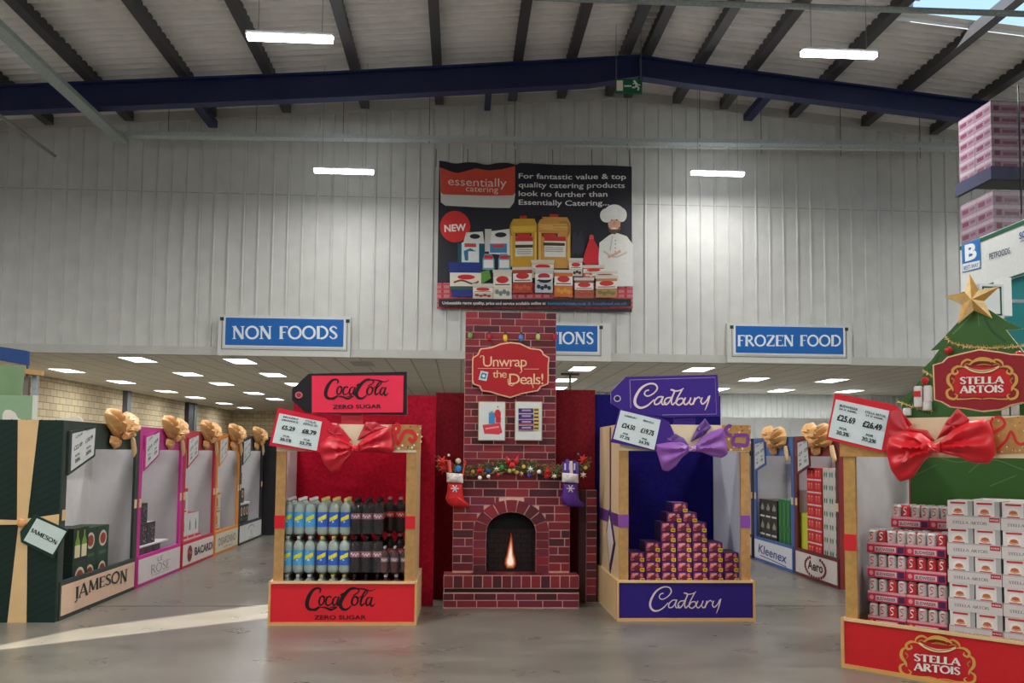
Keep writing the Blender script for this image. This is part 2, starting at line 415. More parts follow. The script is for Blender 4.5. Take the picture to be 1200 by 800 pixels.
# gable wall above the mezzanine: one-metre cladding panels
wf = struct(M().box(XL-.2, XR+.2, YW+.06, YW+.2, ZC, 11, (150, 150, 148)).build('wall_front', MATTE))
WCOL = (203, 204, 199)
for k in range(int(XL)-1, int(XR)+1):
    m = M(); x0 = k+.0; pr = []
    for j in range(3):
        a = x0+j/3; pr += [(a, 0), (a+.262, 0), (a+.277, -.036), (a+.303, -.036), (a+.318, 0)]
    pr.append((x0+.997, 0))
    y0 = YW+.04
    v = []
    for a, d in pr: v += [(a, y0+d, ZC+.14), (a, y0+d, rz(a)-.02)]
    m.add(v, [(2*i, 2*i+2, 2*i+3, 2*i+1) for i in range(len(pr)-1)], WCOL)
    m.build('cladding_panel', MATTE, wf)
struct(M().box(XL, XR, YW-.10, YW+.06, ZC-.05, ZC+.14, (190, 190, 184)).build('trim_1', MATTE))
# horizontal flashing where the upper sheets lap
struct(M().box(XL, XR, YW+.034, YW+.04, 7.50, 7.515, (165, 165, 160)).build('trim_2', MATTE))
# verge flashing under the roof
vm = M()
for a, b in ((XL, RX), (RX, XR)):
    v = [(a, YW-.03, rz(a)-.27), (b, YW-.03, rz(b)-.27), (b, YW-.03, rz(b)), (a, YW-.03, rz(a))]
    vm.add(v+[(p[0], YW+.04, p[2]) for p in v], [(0, 1, 2, 3), (0, 4, 5, 1)], (190, 188, 184))
struct(vm.build('trim_3', MATTE))

# roof sheets, ribs along the slope
roof = link('ceiling_roof', None); struct(roof); roof.location = (0, 0, 0)
def sheet(xa, xb):
    m = M(); pr = []
    for j in range(4):
        a = j*.25; pr += [(a, 0), (a+.175, 0), (a+.185, -.085), (a+.22, -.085), (a+.24, 0)]
    pr.append((1.0, 0)); v = []
    for a, d in pr: v += [(xa, a, rz(xa)+d+.04), (xb, a, rz(xb)+d+.04)]
    return m.add(v, [(2*i, 2*i+1, 2*i+3, 2*i+2) for i in range(len(pr)-1)], (232, 229, 225)).mesh('roof_sheet', MATTE)
RLX0, RLX1 = P(1068, 8, 15.4).x, 13.5
sA, sB, sC, sD = sheet(XL-.3, RX), sheet(RX, XR+.3), sheet(RX, RLX0), sheet(RLX1, XR+.3)
for k in range(int(YBACK), 21):
    for me in ((sA, sC, sD) if k in (14, 15) else (sA, sB)):
        o = link('roof_sheet', me, roof); o.location = (0, k-.35, 0)
gm = bpy.data.materials.new('rooflight_sheet'); gm.use_nodes = True; n_ = gm.node_tree.nodes
tr = n_.new('ShaderNodeBsdfTransparent'); tr.inputs[0].default_value = (.8, .92, 1, 1); gm.node_tree.links.new(tr.outputs[0], n_['Material Output'].inputs[0])
tag(M().add([(RLX0, 13.65, rz(RLX0)+.05), (RLX1, 13.65, rz(RLX1)+.05), (RLX1, 15.65, rz(RLX1)+.05), (RLX0, 15.65, rz(RLX0)+.05)], [(0, 1, 2, 3)], (200, 220, 240)).build('rooflight', gm),
    'pale blue translucent rooflight sheet at the top right of the roof', 'rooflight')
# purlins
px_ = [-35, 60, 153, 250, 337, 428, 515, 600, 657, 713, 735, 792, 847, 928, 1012, 1092, 1175, 1260]
pur = []
for i, q in enumerate(px_):
    x = P(q, 130, YW).x; z = pz(x)
    m = M().box(-.085, .085, YBACK, YW-.04, z, z+PD, (58, 55, 57)).box(-.10, .10, YBACK, YW-.04, z-.008, z, (66, 63, 65))
    o = m.build('roof_purlin', STEEL); o.location = (x, 0, 0)
    w = 'left' if x < RX else 'right'
    tag(o, f'dark grey roof purlin meeting the gable wall {["", "at the far left edge", "second from the left edge", "third from the left edge", "left of the left pendant lamps", "just left of the near left lamp", "crossing behind the near left lamp", "left of the blue strut over the banner", "over the left half of the banner", "over the middle of the banner", "over the right part of the banner", "just left of the green exit sign", "just right of the exit sign", "first right of the ridge", "second right of the ridge", "third right of the ridge", "fourth right of the ridge", "above the stacked pink cases", "at the far right edge"][i+1]}', 'purlin', 'roof purlins')
# rafter
NAVY = (24, 32, 76)
rt = thing('portal_rafter', 'navy blue steel portal rafter spanning the hall below the roof', 'beam', (0, YB, 0))
fb = Fr(0, YB)
T_ = fb.L([(-190, 110), (17, 102.5), (400, 87), (748, 68), (800, 76), (1133, 119), (1330, 145)])
B_ = fb.L([(-190, 139), (17, 131), (400, 115.5), (690, 100), (748, 91), (800, 99), (1133, 141), (1330, 166)])
T_[0] = (XL, T_[0][1]); B_[0] = (XL, B_[0][1])
M().prism(T_+B_[::-1], -.02, .02, NAVY).build('web', STEEL, rt)
for nm, Q in (('top_flange', T_), ('bottom_flange', B_)):
    m = M()
    for a, b in zip(Q[:-1], Q[1:]): m.prism([(a[0], a[1]-.02), (b[0], b[1]-.02), (b[0], b[1]+.02), (a[0], a[1]+.02)], -.13, .13, (28, 36, 84))
    m.build(nm, STEEL, rt)
xa = fb.loc(750, 80)[0]; M().box(xa-.02, xa+.02, -.13, .13, fb.loc(750, 94)[1], fb.loc(750, 66)[1], (34, 42, 84)).build('ridge_plate', STEEL, rt)
for i, (qx, qy, wd) in enumerate(((250, 150, .2), (571, 130, .14), (876, 142, .2))):
    p = P(qx, qy, YW-.05)
    tag(M().box(p.x-wd/2, p.x+wd/2, YB+.13, YW-.06, p.z, p.z+.16, (28, 36, 82)).build('roof_strut', STEEL),
        ['navy blue strut between rafter and wall at the left of the roof', 'narrow navy blue strut above the banner', 'navy blue strut between rafter and wall right of the ridge'][i], 'strut', 'blue struts behind the rafter')
# exit sign hanging at ridge
ef = Fr(P(737, 100, 17.2).x, 17.2)
er = ef.root('exit_sign', 'green illuminated exit sign with running figure hung at the roof ridge', 'sign')
(x0, z0), (x1, z1) = ef.loc(721, 108.5), ef.loc(752.5, 93)
M().box(x0, x1, 0, .05, z0, z1, (16, 96, 62)).build('sign_body', CARD, er)
a = ef.art(-.001, (600, 60, 4.615))
a.rect(566, 158, 600, 214, (225, 215, 200)); a.rect(606, 184, 646, 192, (225, 225, 215))
a.stroke([(668, 166), (672, 186), (664, 196), (650, 196)], 9, (235, 235, 225), False); a.stroke([(672, 186), (686, 200), (680, 212)], 8, (235, 235, 225), False)
a.stroke([(654, 178), (668, 170), (686, 184), (694, 182)], 6, (235, 235, 225), False); a.oval(662, 163, 7, 6, (235, 235, 225))
a.build('pictogram', CARD, er)
for q in (x0+.02, x1-.02): M().cyl((q, .02, z1), (q, .02, rz(ef.o.x)), .006, (120, 130, 125), 6).build('suspension_wire', GALV, er)

# cable trays and hanging wires
TY = 19.5
t0 = P(142, 158, TY); t1 = P(1122, 171, TY)
ct = thing('cable_tray', 'long galvanised cable tray hung across the gable wall', 'cable tray', (0, TY, 0))
sl_ = (t1.z-t0.z)/(t1.x-t0.x)
def trayprism(xa, xb): return [(xa, t0.z+sl_*(xa-t0.x)-.045), (xb, t0.z+sl_*(xb-t0.x)-.045), (xb, t0.z+sl_*(xb-t0.x)+.045), (xa, t0.z+sl_*(xa-t0.x)+.045)]
for k in range(6):
    xa = t0.x+(t1.x-t0.x)*k/6; xb = t0.x+(t1.x-t0.x)*(k+1)/6
    M().prism(trayprism(xa, xb-.01), -.12, .12, (186, 196, 196)).build('tray_length', GALV, ct)
M().prism([(a_, b_-.10) for a_, b_ in trayprism(P(660, 170, TY).x, t1.x)][:2]+[(a_, b_-.16) for a_, b_ in trayprism(P(660, 170, TY).x, t1.x)][2:], -.05, -.02, (205, 210, 205)).build('conduit', GALV, ct)
for q in (197, 300, 402, 503, 603, 735, 820, 892, 985, 1078):
    x = P(q, 160, TY).x; M().cyl((x, 0, t0.z), (x, 0, rz(x)), .008, (90, 90, 90), 6).build('hanger_rod', GALV, ct)
tl = M().box(t0.x-.13, t0.x+.13, 4, TY+.1, t0.z-.17, t0.z-.08, (165, 176, 174))
tag(tl.build('cable_tray', GALV), 'galvanised cable tray running towards the camera at upper left', 'cable tray')
c0 = P(62, 181, 20.0); tag(M().cyl((c0.x, 8, c0.z), (c0.x, 20.1, c0.z), .035, (150, 150, 145), 8).build('conduit_pipe', GALV), 'thin steel conduit pipe at the far left below the rafter', 'pipe')
c1 = P(700, 1, 13.5); c2 = P(1230, 18, 13.5)
tag(M().cyl((c1.x-1, 13.5, c1.z+.01), (XR, 13.5, c2.z+(c2.z-c1.z)/(c2.x-c1.x)*(XR-c2.x)), .05, (150, 160, 158), 8).build('conduit_pipe', GALV), 'galvanised conduit crossing the top right under the roof', 'pipe')
c1 = P(38, 27, 17); c2 = P(160, 24, 17)
tag(M().box(c1.x, c2.x, 16.97, 17.03, c1.z-.03, c1.z+.03, (60, 56, 56)).build('tie_bar', STEEL), 'short dark tie bar between two purlins at upper left', 'bar')

# side walls and back
def walls_mat(name, c1, c2, bw, bh, mort):
    m, n, l, b = nodes(name)
    t = n.new('ShaderNodeTexCoord'); s = n.new('ShaderNodeSeparateXYZ'); cb = n.new('ShaderNodeCombineXYZ'); ad = n.new('ShaderNodeMath')
    l.new(t.outputs['Object'], s.inputs[0]); l.new(s.outputs[0], ad.inputs[0]); l.new(s.outputs[1], ad.inputs[1]); l.new(ad.outputs[0], cb.inputs[0]); l.new(s.outputs[2], cb.inputs[1])
    k = n.new('ShaderNodeTexBrick'); k.inputs['Scale'].default_value = 1; k.inputs['Brick Width'].default_value = bw; k.inputs['Row Height'].default_value = bh
    k.inputs['Mortar Size'].default_value = .012; k.inputs['Color1'].default_value = lin(c1); k.inputs['Color2'].default_value = lin(c2); k.inputs['Mortar'].default_value = lin(mort)
    l.new(cb.outputs[0], k.inputs[0]); l.new(k.outputs[0], b.inputs['Base Color']); b.inputs['Roughness'].default_value = .85
    bp = n.new('ShaderNodeBump'); bp.inputs['Strength'].default_value = .5; bp.inputs['Distance'].default_value = .01; bp.invert = True
    l.new(k.outputs['Fac'], bp.inputs['Height']); l.new(bp.outputs[0], b.inputs['Normal'])
    return m
BLOCK = walls_mat('concrete_blocks', (222, 206, 172), (200, 184, 150), .44, .215, (150, 136, 110))
struct(M().box(XL-.2, XL, YW, 50.2, 0, ZC, (0, 0, 0)).build('wall_left', BLOCK))
struct(M().box(XL-.2, .5, 50, 50.2, 0, ZC, (0, 0, 0)).build('wall_rear', BLOCK))
struct(M().box(.5, .7, 31, 50, 0, ZC, (200, 200, 196)).build('wall_partition', MATTE))
wr = M(); v = []; x = .5
while x < XR:
    for a, d in ((0, 0), (.13, 0), (.15, -.03), (.18, -.03), (.2, 0)): v += [(x+a, 31+d, 0), (x+a, 31+d, ZC)]
    x += .2
wr.add(v, [(2*i, 2*i+2, 2*i+3, 2*i+1) for i in range(len(v)//2-1)], (196, 200, 198)); struct(wr.build('wall_right_rear', MATTE))
# left hall wall; added unseen slit, shaped to cast the sun streak on the floor
def back(p): return p-SUND*((p.x-(XL+.0))/SUND.x)
hole = [back(p) for p in sunF]; hole = [(p.y, p.z) for p in hole]
outer = [(YBACK, 0), (YW, 0), (YW, 9.6), (YBACK, 9.6)]
tris = tessellate_polygon([[Vector((a, b, 0)) for a, b in outer], [Vector((a, b, 0)) for a, b in hole]])
struct(M().add([(XL, a, b) for a, b in outer+hole], [tuple(t) for t in tris], (170, 170, 166)).build('wall_left_hall', MATTE))
struct(M().box(XR, XR+.2, YBACK, YW, 0, 9.2, (175, 175, 170)).build('wall_right', MATTE))
struct(M().box(XR, XR+.2, YW, 31, 0, ZC, (175, 175, 170)).build('wall_right_far', MATTE))
struct(M().box(XL-.2, XR+.2, YBACK-.2, YBACK, 0, 10.4, (165, 165, 160)).build('wall_back', MATTE))
# mezzanine ceiling with tile grid
CEIL = walls_mat('ceiling_tiles', (226, 219, 206), (220, 213, 200), .6, .6, (176, 170, 158))
for nd in CEIL.node_tree.nodes:
    if nd.type == 'TEX_BRICK': nd.offset = 0; nd.inputs['Mortar Size'].default_value = .02
tcn = [nd for nd in CEIL.node_tree.nodes if nd.type == 'TEX_COORD'][0]; bk = [nd for nd in CEIL.node_tree.nodes if nd.type == 'TEX_BRICK'][0]
CEIL.node_tree.links.new(tcn.outputs['Object'], bk.inputs[0])
struct(M().box(XL-.2, XR, YW-.06, 50, ZC, ZC+.1, (0, 0, 0)).build('ceiling', CEIL))

def area(name, loc, sx, sy, w, parent=None, col=(1, .98, .95), rot=(0, 0, 0)):
    d = bpy.data.lights.new(name, 'AREA'); d.shape = 'RECTANGLE'; d.size = sx; d.size_y = sy; d.energy = w; d.color = col
    o = link(name, d, parent); o.location = loc; o.rotation_euler = rot; return o
def panel_light(i, x, y, lit=True):
    t = thing('ceiling_light', '', 'ceiling light', (x, y, ZC), 0, 'recessed ceiling light panels')
    M().box(-.31, .31, -.61, -.58, -.02, 0, (225, 225, 220)).box(-.31, .31, .58, .61, -.02, 0, (225, 225, 220)).box(-.31, -.28, -.58, .58, -.02, 0, (225, 225, 220)).box(.28, .31, -.58, .58, -.02, 0, (225, 225, 220)).build('frame', STEEL, t)
    M().box(-.28, .28, -.58, .58, -.014, 0, (180, 180, 172)).build('diffuser', LAMP if lit else MATTE, t)
    if lit: area('lamp', (0, 0, -.03), .5, 1.1, PANEL_W, t)
    return t
colsL = {-11: 'against the block wall', -7.85: 'in the second row from the block wall', -5.4: 'in the third row from the block wall'}
rowsW = {22: 'nearest the gable wall', 25.6: 'second from the gable wall', 29.5: 'third from the gable wall', 34: 'fourth from the gable wall', 38: 'fifth from the gable wall', 42: 'sixth from the gable wall', 46: 'farthest from the gable wall'}
for X, ys in ((-11, (25.4, 29.4, 33.8, 37.5, 42, 46)), (-7.85, (22, 26, 29.6, 34.2, 38)), (-5.4, (22, 25.8, 29.4))):
    for y in ys:
        r = rowsW[min(rowsW, key=lambda q: abs(q-y))]
        panel_light(0, X, y)['label'] = f'lit ceiling panel {colsL[X]}, {r}'
for X, y, w in ((3.1, 22.6, 'just right of the brick chimney, nearest'), (3.1, 26.2, 'just right of the brick chimney, middle'), (3.2, 29.4, 'just right of the brick chimney, farthest'),
                (6.05, 22.3, 'above the right end of the purple tag sign'), (8.4, 25, 'under the frozen sign, left'), (10.7, 25, 'under the right end of the frozen sign'),
                (8.5, 29, 'farther back right of the purple tag sign'), (10.7, 29.1, 'farther back under the middle of the frozen sign'), (13, 29, 'farther back above the red price tag')):
    panel_light(0, X, y)['label'] = 'lit ceiling panel '+w
panel_light(0, -2.45, 22.2, False)['label'] = 'unlit ceiling panel above the black and red tag sign'
# pendant battens
def batten(x, y, z, label, L=1.2, W=None):
    t = thing('pendant_lamp', label, 'pendant lamp', (x, y, z), 0, 'pendant strip lamps')
    M().box(-L/2-.02, L/2+.02, -.05, .05, .03, .08, (190, 190, 190)).build('housing', STEEL, t)
    M().box(-L/2, L/2, -.06, .06, -.03, .03, (255, 255, 255)).build('diffuser', LAMP2, t)
    for q in (-.45, .45): M().cyl((q, 0, .08), (q, 0, rz(x)-z), .005, (140, 140, 140), 6).build('suspension_wire', GALV, t)
    area('lamp', (0, 0, -.04), L, .12, W or BATTEN_W, t)
pA = P(340, 45, 12.5); pB = P(983, 64, 13.4); pC = P(403, 201, 18.4); pD = P(841, 203.5, 19.0)
batten(pA.x, 12.5, pA.z, 'lit pendant strip lamp at upper left, nearest the camera'); batten(pB.x, 13.4, pB.z, 'lit pendant strip lamp at upper right, nearest the camera')
batten(pC.x, 18.4, pC.z, 'lit pendant strip lamp in front of the gable wall left of the banner', 1.22, 62); batten(pD.x, 19.0, pD.z, 'lit pendant strip lamp in front of the gable wall right of the banner', 1.17, 66)
batten(13.6, 18.6, 7.4, 'pendant strip lamp beyond the right edge, near the gable wall', W=60)
batten(13.6, 12.5, 7.4, 'pendant strip lamp beyond the right edge, above the racking')
batten(-10.4, 12.5, 7.4, 'pendant strip lamp beyond the left edge')
for X in (-10.4, -2.4, 5.7, 13.6):
    for y in (6.5, .5, -5.5): batten(X, y, 7.4, f'pendant strip lamp in the {ORD[[-10.4, -2.4, 5.7, 13.6].index(X)+1]} row from the left, {"over" if y > 5 else ("behind" if y > 0 else "far behind")} the viewer')

# steel columns on the block wall
for i, (q, yy, w) in enumerate(((149, 475, .2), (222, 480, .35), (227.5, 480, .2))):
    p = XP(q, yy, XL+.1)
    tag(M().box(XL, XL+.18, p.y-w, p.y+w, 0, ZC-.005, (98, 104, 112) if i != 1 else (60, 64, 72)).build('steel_column', STEEL), ['slim grey steel column on the block wall behind the green display', 'dark steel column on the block wall, left of the pair', 'grey steel column on the block wall, right of the pair'][i], 'column')

# ================================================================== SIGNS ON THE GABLE
def wall_sign(x0, y0, x1, y1, bx0, by0, bx1, by1, word, tx0, tx1, tyb, tyt, label):
    f = Fr(P((x0+x1)/2, y0, YW-.2).x, YW-.2); r = f.root('aisle_sign', label, 'sign', 'blue aisle signs on the gable wall')
    o0, o1 = f.loc(x0, y1), f.loc(x1, y0); M().box(o0[0], o1[0], 0, .14, o0[1], o1[1], (205, 206, 200)).build('board', CARD, r)
    b0, b1 = f.loc(bx0, by1), f.loc(bx1, by0)
    dz = (b1[1]-b0[1]); g = .045
    M().box(b0[0]-g, b1[0]+g, -.012, -.001, b0[1]-g, b1[1]+g*.2, (228, 232, 232)).build('blue_panel_border', CARD, r)
    M().box(b0[0], b1[0], -.024, -.012, b0[1], b1[1], (10, 98, 178)).build('blue_panel', CARD, r)
    M().box(b0[0]-.13, b0[0]-g, -.008, -.001, b1[1]-.07, b1[1]+.01, (16, 60, 36)).box(b1[0]+g, b1[0]+.13, -.008, -.001, b1[1]-.07, b1[1]+.01, (16, 60, 36)).build('green_tab', CARD, r)
    m = M().box(b0[0]-.09, b0[0]-.075, -.006, -.001, b0[1]-.10, b1[1]-.07, (90, 110, 100)).box(b1[0]+.075, b1[0]+.09, -.006, -.001, b0[1]-.10, b1[1]-.07, (90, 110, 100)).box(b0[0]-.09, b1[0]+.09, -.006, -.001, b0[1]-.10, b0[1]-.085, (90, 110, 100))
    m.build('pinstripe', CARD, r)
    a = f.art(-.026); serif(a, word, (tx0, tyb), (tx1, tyb), (tx0, tyt), (226, 236, 240), 1.0); a.build('lettering', CARD, r)
wall_sign(254.5, 371, 411, 416, 264, 374.5, 403, 404, 'NON FOODS', 272, 396, 397, 382, 'blue aisle sign reading NON FOODS on the left of the gable wall')
wall_sign(560, 379, 716, 421, 570, 382, 700, 410, 'PROMOTIONS', 577, 696, 403, 389, 'blue aisle sign ending in IONS, half hidden behind the brick chimney')
wall_sign(852.5, 381, 997, 424.5, 862, 384, 987.5, 413, 'FROZEN FOOD', 864, 986, 405.5, 392.5, 'blue aisle sign reading FROZEN FOOD on the right of the gable wall')

# ------------------------------------------------------------------ the banner
bf = Fr(P(626, 280, YW-.07).x, YW-.07)
br = bf.root('banner', 'large dark catering banner with food products and a chef, hung on the gable wall', 'banner')
def ripple(x, z): return .026*math.sin(x*3.1+z*.7)
class BArt(M): pass
bm_ = M(); c0 = bf.loc(512, 361.5); c1 = bf.loc(740.5, 195); NX, NZ = 48, 14
v = []
for j in range(NZ+1):
    for i in range(NX+1):
        x = c0[0]+(c1[0]-c0[0])*i/NX; z = c0[1]+(c1[1]-c0[1])*j/NZ-(.05*abs(math.sin(i*.4))**3 if j == NZ and i < 20 else 0)
        v.append((x, ripple(x, z), z))
bm_.add(v, [(j*(NX+1)+i, j*(NX+1)+i+1, (j+1)*(NX+1)+i+1, (j+1)*(NX+1)+i) for j in range(NZ) for i in range(NX)], (38, 38, 48))
bm_.build('vinyl_sheet', CARD, br, True)
a = M()
def bT(u, v, L):
    x, z = bf.loc(500+u/4.104, 180+v/4.104, 0); return (x, ripple(x, z)-.004-.0005*L, z)
a.T = bT; a.maxe = 15
W_ = (215, 214, 208)
# gingham cloth
a.rect(50, 622, 990, 745, (196, 120, 126))
for i in range(47):
    if i % 2: a.lay = 2; a.rect(50+i*20, 622, 62+i*20, 745, (180, 50, 62))
for j in range(6): a.lay = 3+j; a.rect(50, 626+j*22, 990, 634+j*22, (190, 70, 80))
a.lay = 9
a.poly([(65, 68), (120, 90), (150, 96), (235, 72), (300, 82), (360, 78), (425, 64), (425, 200), (420, 235), (400, 262), (90, 252), (68, 235)], W_)
a.poly([(66, 68), (120, 88), (150, 94), (235, 70), (300, 80), (360, 76), (425, 62), (425, 190), (415, 202), (80, 198), (68, 188)], (214, 78, 58))
a.text('essentially', (103, 152), (384, 160), (103, 112), (238, 222, 210), .0)
a.text('catering', (188, 180), (344, 186), (188, 152), (238, 222, 210), .0)
for i, (st, x1) in enumerate((('For fantastic value & top', 958), ('quality catering products', 952), ('look no further than', 868), ('Essentially Catering...', 876))):
    a.text(st, (442, 121+i*42), (x1, 124+i*42), (442, 96+i*42), (235, 235, 232), .012)
a.oval(137, 352, 73, 76, (206, 50, 46), 28); a.text('NEW', (86, 378), (190, 370), (84, 344), (240, 235, 230), .03)
def jerry(x0, x1, y0, y1, body, lab=None, cap=(205, 45, 50), capx=None):
    w = x1-x0; cx = (x0+x1)/2 if capx is None else capx
    a.rect(cx-w*.13, y0-14, cx+w*.13, y0+10, cap)
    a.poly([(x0+w*.12, y0), (x1-w*.1, y0), (x1, y0+30), (x1, y1), (x0, y1), (x0, y0+34)], body)
    if lab: a.rect(x0+w*.2, y0+(y1-y0)*.38, x1-w*.15, y0+(y1-y0)*.78, (226, 224, 214)); a.rect(x0+w*.2, y0+(y1-y0)*.38, x1-w*.15, y0+(y1-y0)*.47, (200, 50, 50)); 
a.poly([(150, 432), (280, 432), (280, 560), (150, 560)], (24, 80, 96)); a.poly([(190, 380), (270, 374), (278, 432), (175, 432)], (212, 216, 212)); a.oval(232, 398, 25, 12, (34, 36, 46))
a.rect(168, 428, 252, 524, (206, 222, 220)); a.rect(182, 432, 238, 450, (200, 70, 60)); a.poly([(178, 470), (210, 455), (238, 470), (232, 515), (184, 515)], (50, 110, 150)); a.rect(200, 470, 244, 515, (220, 226, 226))
a.rect(280, 362, 312, 470, (200, 196, 190)); a.poly([(312, 372), (398, 362), (405, 490), (300, 480)], (222, 224, 222)); a.oval(356, 390, 28, 12, (34, 36, 46)); a.rect(304, 432, 386, 476, (60, 130, 170)); a.rect(318, 436, 372, 452, (200, 60, 56))
jerry(400, 530, 315, 545, (206, 160, 46), True, capx=464); jerry(534, 692, 306, 552, (204, 150, 70), True, capx=612)
for bx in (434, 560): a.rect(bx-8, 384, bx+70, 400, (60, 54, 40)); a.rect(bx, 388, bx+62, 404, (206, 54, 50))
for x0_, x1_, y0_, y1_, cl in ((406, 524, 350, 378, (226, 188, 70)), (540, 686, 340, 368, (222, 172, 92))):
    a.rect(x0_, y0_, x1_, y1_, cl)
    for q in (0, 1): a.stroke([(x0_+4, y0_+8+q*14), (x1_-4, y0_+8+q*14)], 2.5, (170, 120, 40), False)
for x0_, x1_ in ((404, 412), (518, 527), (538, 548), (678, 688)): a.rect(x0_, 380, x1_, 540, (226, 190, 96))
for x0_, x1_, y0_ in ((426, 510, 440), (560, 664, 430)):
    a.rect(x0_, y0_, x1_, y0_+14, (70, 60, 40))
    for q in range(3): a.stroke([(x0_+8, y0_+24+q*9), (x1_-8, y0_+24+q*9)], 2.5, (130, 120, 110), False)
a.poly([(520, 300), (545, 300), (560, 316), (530, 320)], (20, 20, 26)); a.stroke([(640, 330), (676, 334), (684, 370), (676, 400)], 10, (180, 130, 60)); a.stroke([(410, 330), (402, 360), (408, 396)], 8, (180, 140, 50))
for bx, bw in ((700, 26), (728, 26)): a.poly([(bx, 400), (bx+10, 372), (bx+16, 372), (bx+bw, 400), (bx+bw+6, 470), (bx-6, 490)], (48, 50, 62))
a.poly([(792, 388), (806, 420), (826, 455), (842, 500), (830, 528), (770, 538), (748, 520), (762, 470), (780, 420)], (206, 42, 52)); a.poly([(784, 392), (800, 392), (804, 412), (780, 412)], (214, 80, 86))
# chef
a.poly([(830, 430), (875, 395), (905, 382), (960, 400), (990, 440), (990, 640), (830, 640), (826, 500)], (220, 220, 214))
a.poly([(868, 330), (930, 330), (928, 368), (905, 392), (878, 376)], (206, 160, 134)); a.oval(899, 322, 33, 26, (206, 160, 134)); a.poly([(868, 350), (884, 368), (916, 368), (930, 350), (924, 376), (900, 392), (876, 380)], (92, 66, 54)); a.oval(899, 362, 12, 4, (230, 220, 214)); a.poly([(896, 330), (904, 330), (906, 346), (894, 346)], (190, 140, 116)); a.stroke([(878, 312), (894, 314)], 3, (80, 56, 44)); a.stroke([(905, 314), (920, 312)], 3, (80, 56, 44))
a.oval(886, 322, 4, 3, (50, 40, 36)); a.oval(912, 322, 4, 3, (50, 40, 36))
a.oval(862, 300, 30, 34, (226, 226, 220)); a.oval(900, 282, 46, 34, (230, 230, 226)); a.oval(936, 298, 24, 34, (224, 224, 218)); a.rect(866, 300, 934, 320, (222, 222, 216))
a.stroke([(848, 470), (900, 500), (960, 478)], 8, (186, 186, 182)); a.stroke([(870, 500), (905, 486), (930, 470)], 12, (206, 160, 134)); a.stroke([(892, 400), (880, 470)], 4, (170, 170, 168))
for i in range(4): a.oval(905, 420+i*18, 3, 3, (120, 120, 120))
# front row of tins, tubs and jars
def pot(x0, y0, x1, y1, body, band, lidc=(206, 200, 190)):
    a.rect(x0, y0, x1, y1, body); a.rect(x0-3, y0-8, x1+3, y0+6, lidc); h = y1-y0
    a.rect(x0, y0+h*.2, x1, y0+h*.55, (226, 222, 212)); a.oval((x0+x1)/2, y0+h*.3, (x1-x0)*.34, h*.13, (200, 44, 48)); a.rect(x0+8, y0+h*.46, x1-8, y0+h*.5, (70, 66, 62))
    for i in range(4): a.oval(x0+(x1-x0)*(.2+.2*i), y0+h*(.74+.06*(i % 2)), (x1-x0)*.11, h*.09, band)
a.poly([(105, 525), (262, 525), (266, 690), (120, 690)], (34, 52, 130)); a.rect(112, 575, 262, 640, (222, 218, 204)); a.oval(190, 596, 42, 12, (200, 44, 46)); a.stroke([(130, 622), (170, 612), (220, 628), (250, 616)], 9, (120, 70, 50)); a.rect(112, 644, 262, 656, (60, 90, 60))
for x0 in (268, 344): a.poly([(x0+10, 482), (x0+44, 482), (x0+58, 510), (x0+58, 560), (x0, 560), (x0, 510)], (110, 160, 186)); a.rect(x0+8, 490, x0+50, 506, (206, 44, 50)); a.rect(x0+6, 512, x0+52, 550, (226, 228, 224))
a.poly([(262, 570), (300, 560), (310, 600), (262, 630)], (90, 150, 60))
pot(504, 522, 610, 600, (206, 190, 160), (150, 110, 60)); pot(684, 512, 748, 590, (200, 190, 170), (60, 50, 50)); pot(752, 545, 850, 600, (196, 96, 76), (220, 200, 190)); pot(796, 576, 912, 600, (200, 110, 80), (150, 70, 50))
pot(320, 568, 408, 700, (214, 206, 190), (110, 130, 130)); pot(414, 556, 506, 672, (170, 66, 46), (200, 90, 60)); pot(520, 560, 604, 672, (186, 196, 200), (40, 46, 60)); pot(612, 570, 700, 692, (196, 110, 50), (214, 150, 40)); pot(222, 636, 318, 700, (200, 190, 180), (150, 50, 50)); pot(710, 606, 800, 698, (150, 90, 60), (180, 60, 50)); pot(812, 598, 912, 694, (176, 130, 90), (110, 120, 60))
a.oval(566, 612, 32, 14, (30, 30, 40)); a.oval(566, 606, 34, 6, (215, 215, 215))
a.rect(58, 702, 978, 738, (34, 28, 36)); a.text('Unbeatable range quality, price and service available online at', (76, 728), (570, 730), (76, 714), (214, 210, 206), .02)
a.text('bestwaywholesale.co.uk', (580, 730), (765, 731), (580, 716), (50, 130, 190), .02); a.text('& bestfood.co.uk', (772, 730), (960, 731), (772, 716), (60, 110, 170), .02)
a.build('printed_design', CARD, br)
for q in (511, 548, 604, 648, 694, 738):
    x, z = bf.loc(q, 194); M().cyl((x, 0, z-.03), (x, .09, z+.42), .008, (60, 50, 50), 5).build('hanging_cord', STEEL, br)

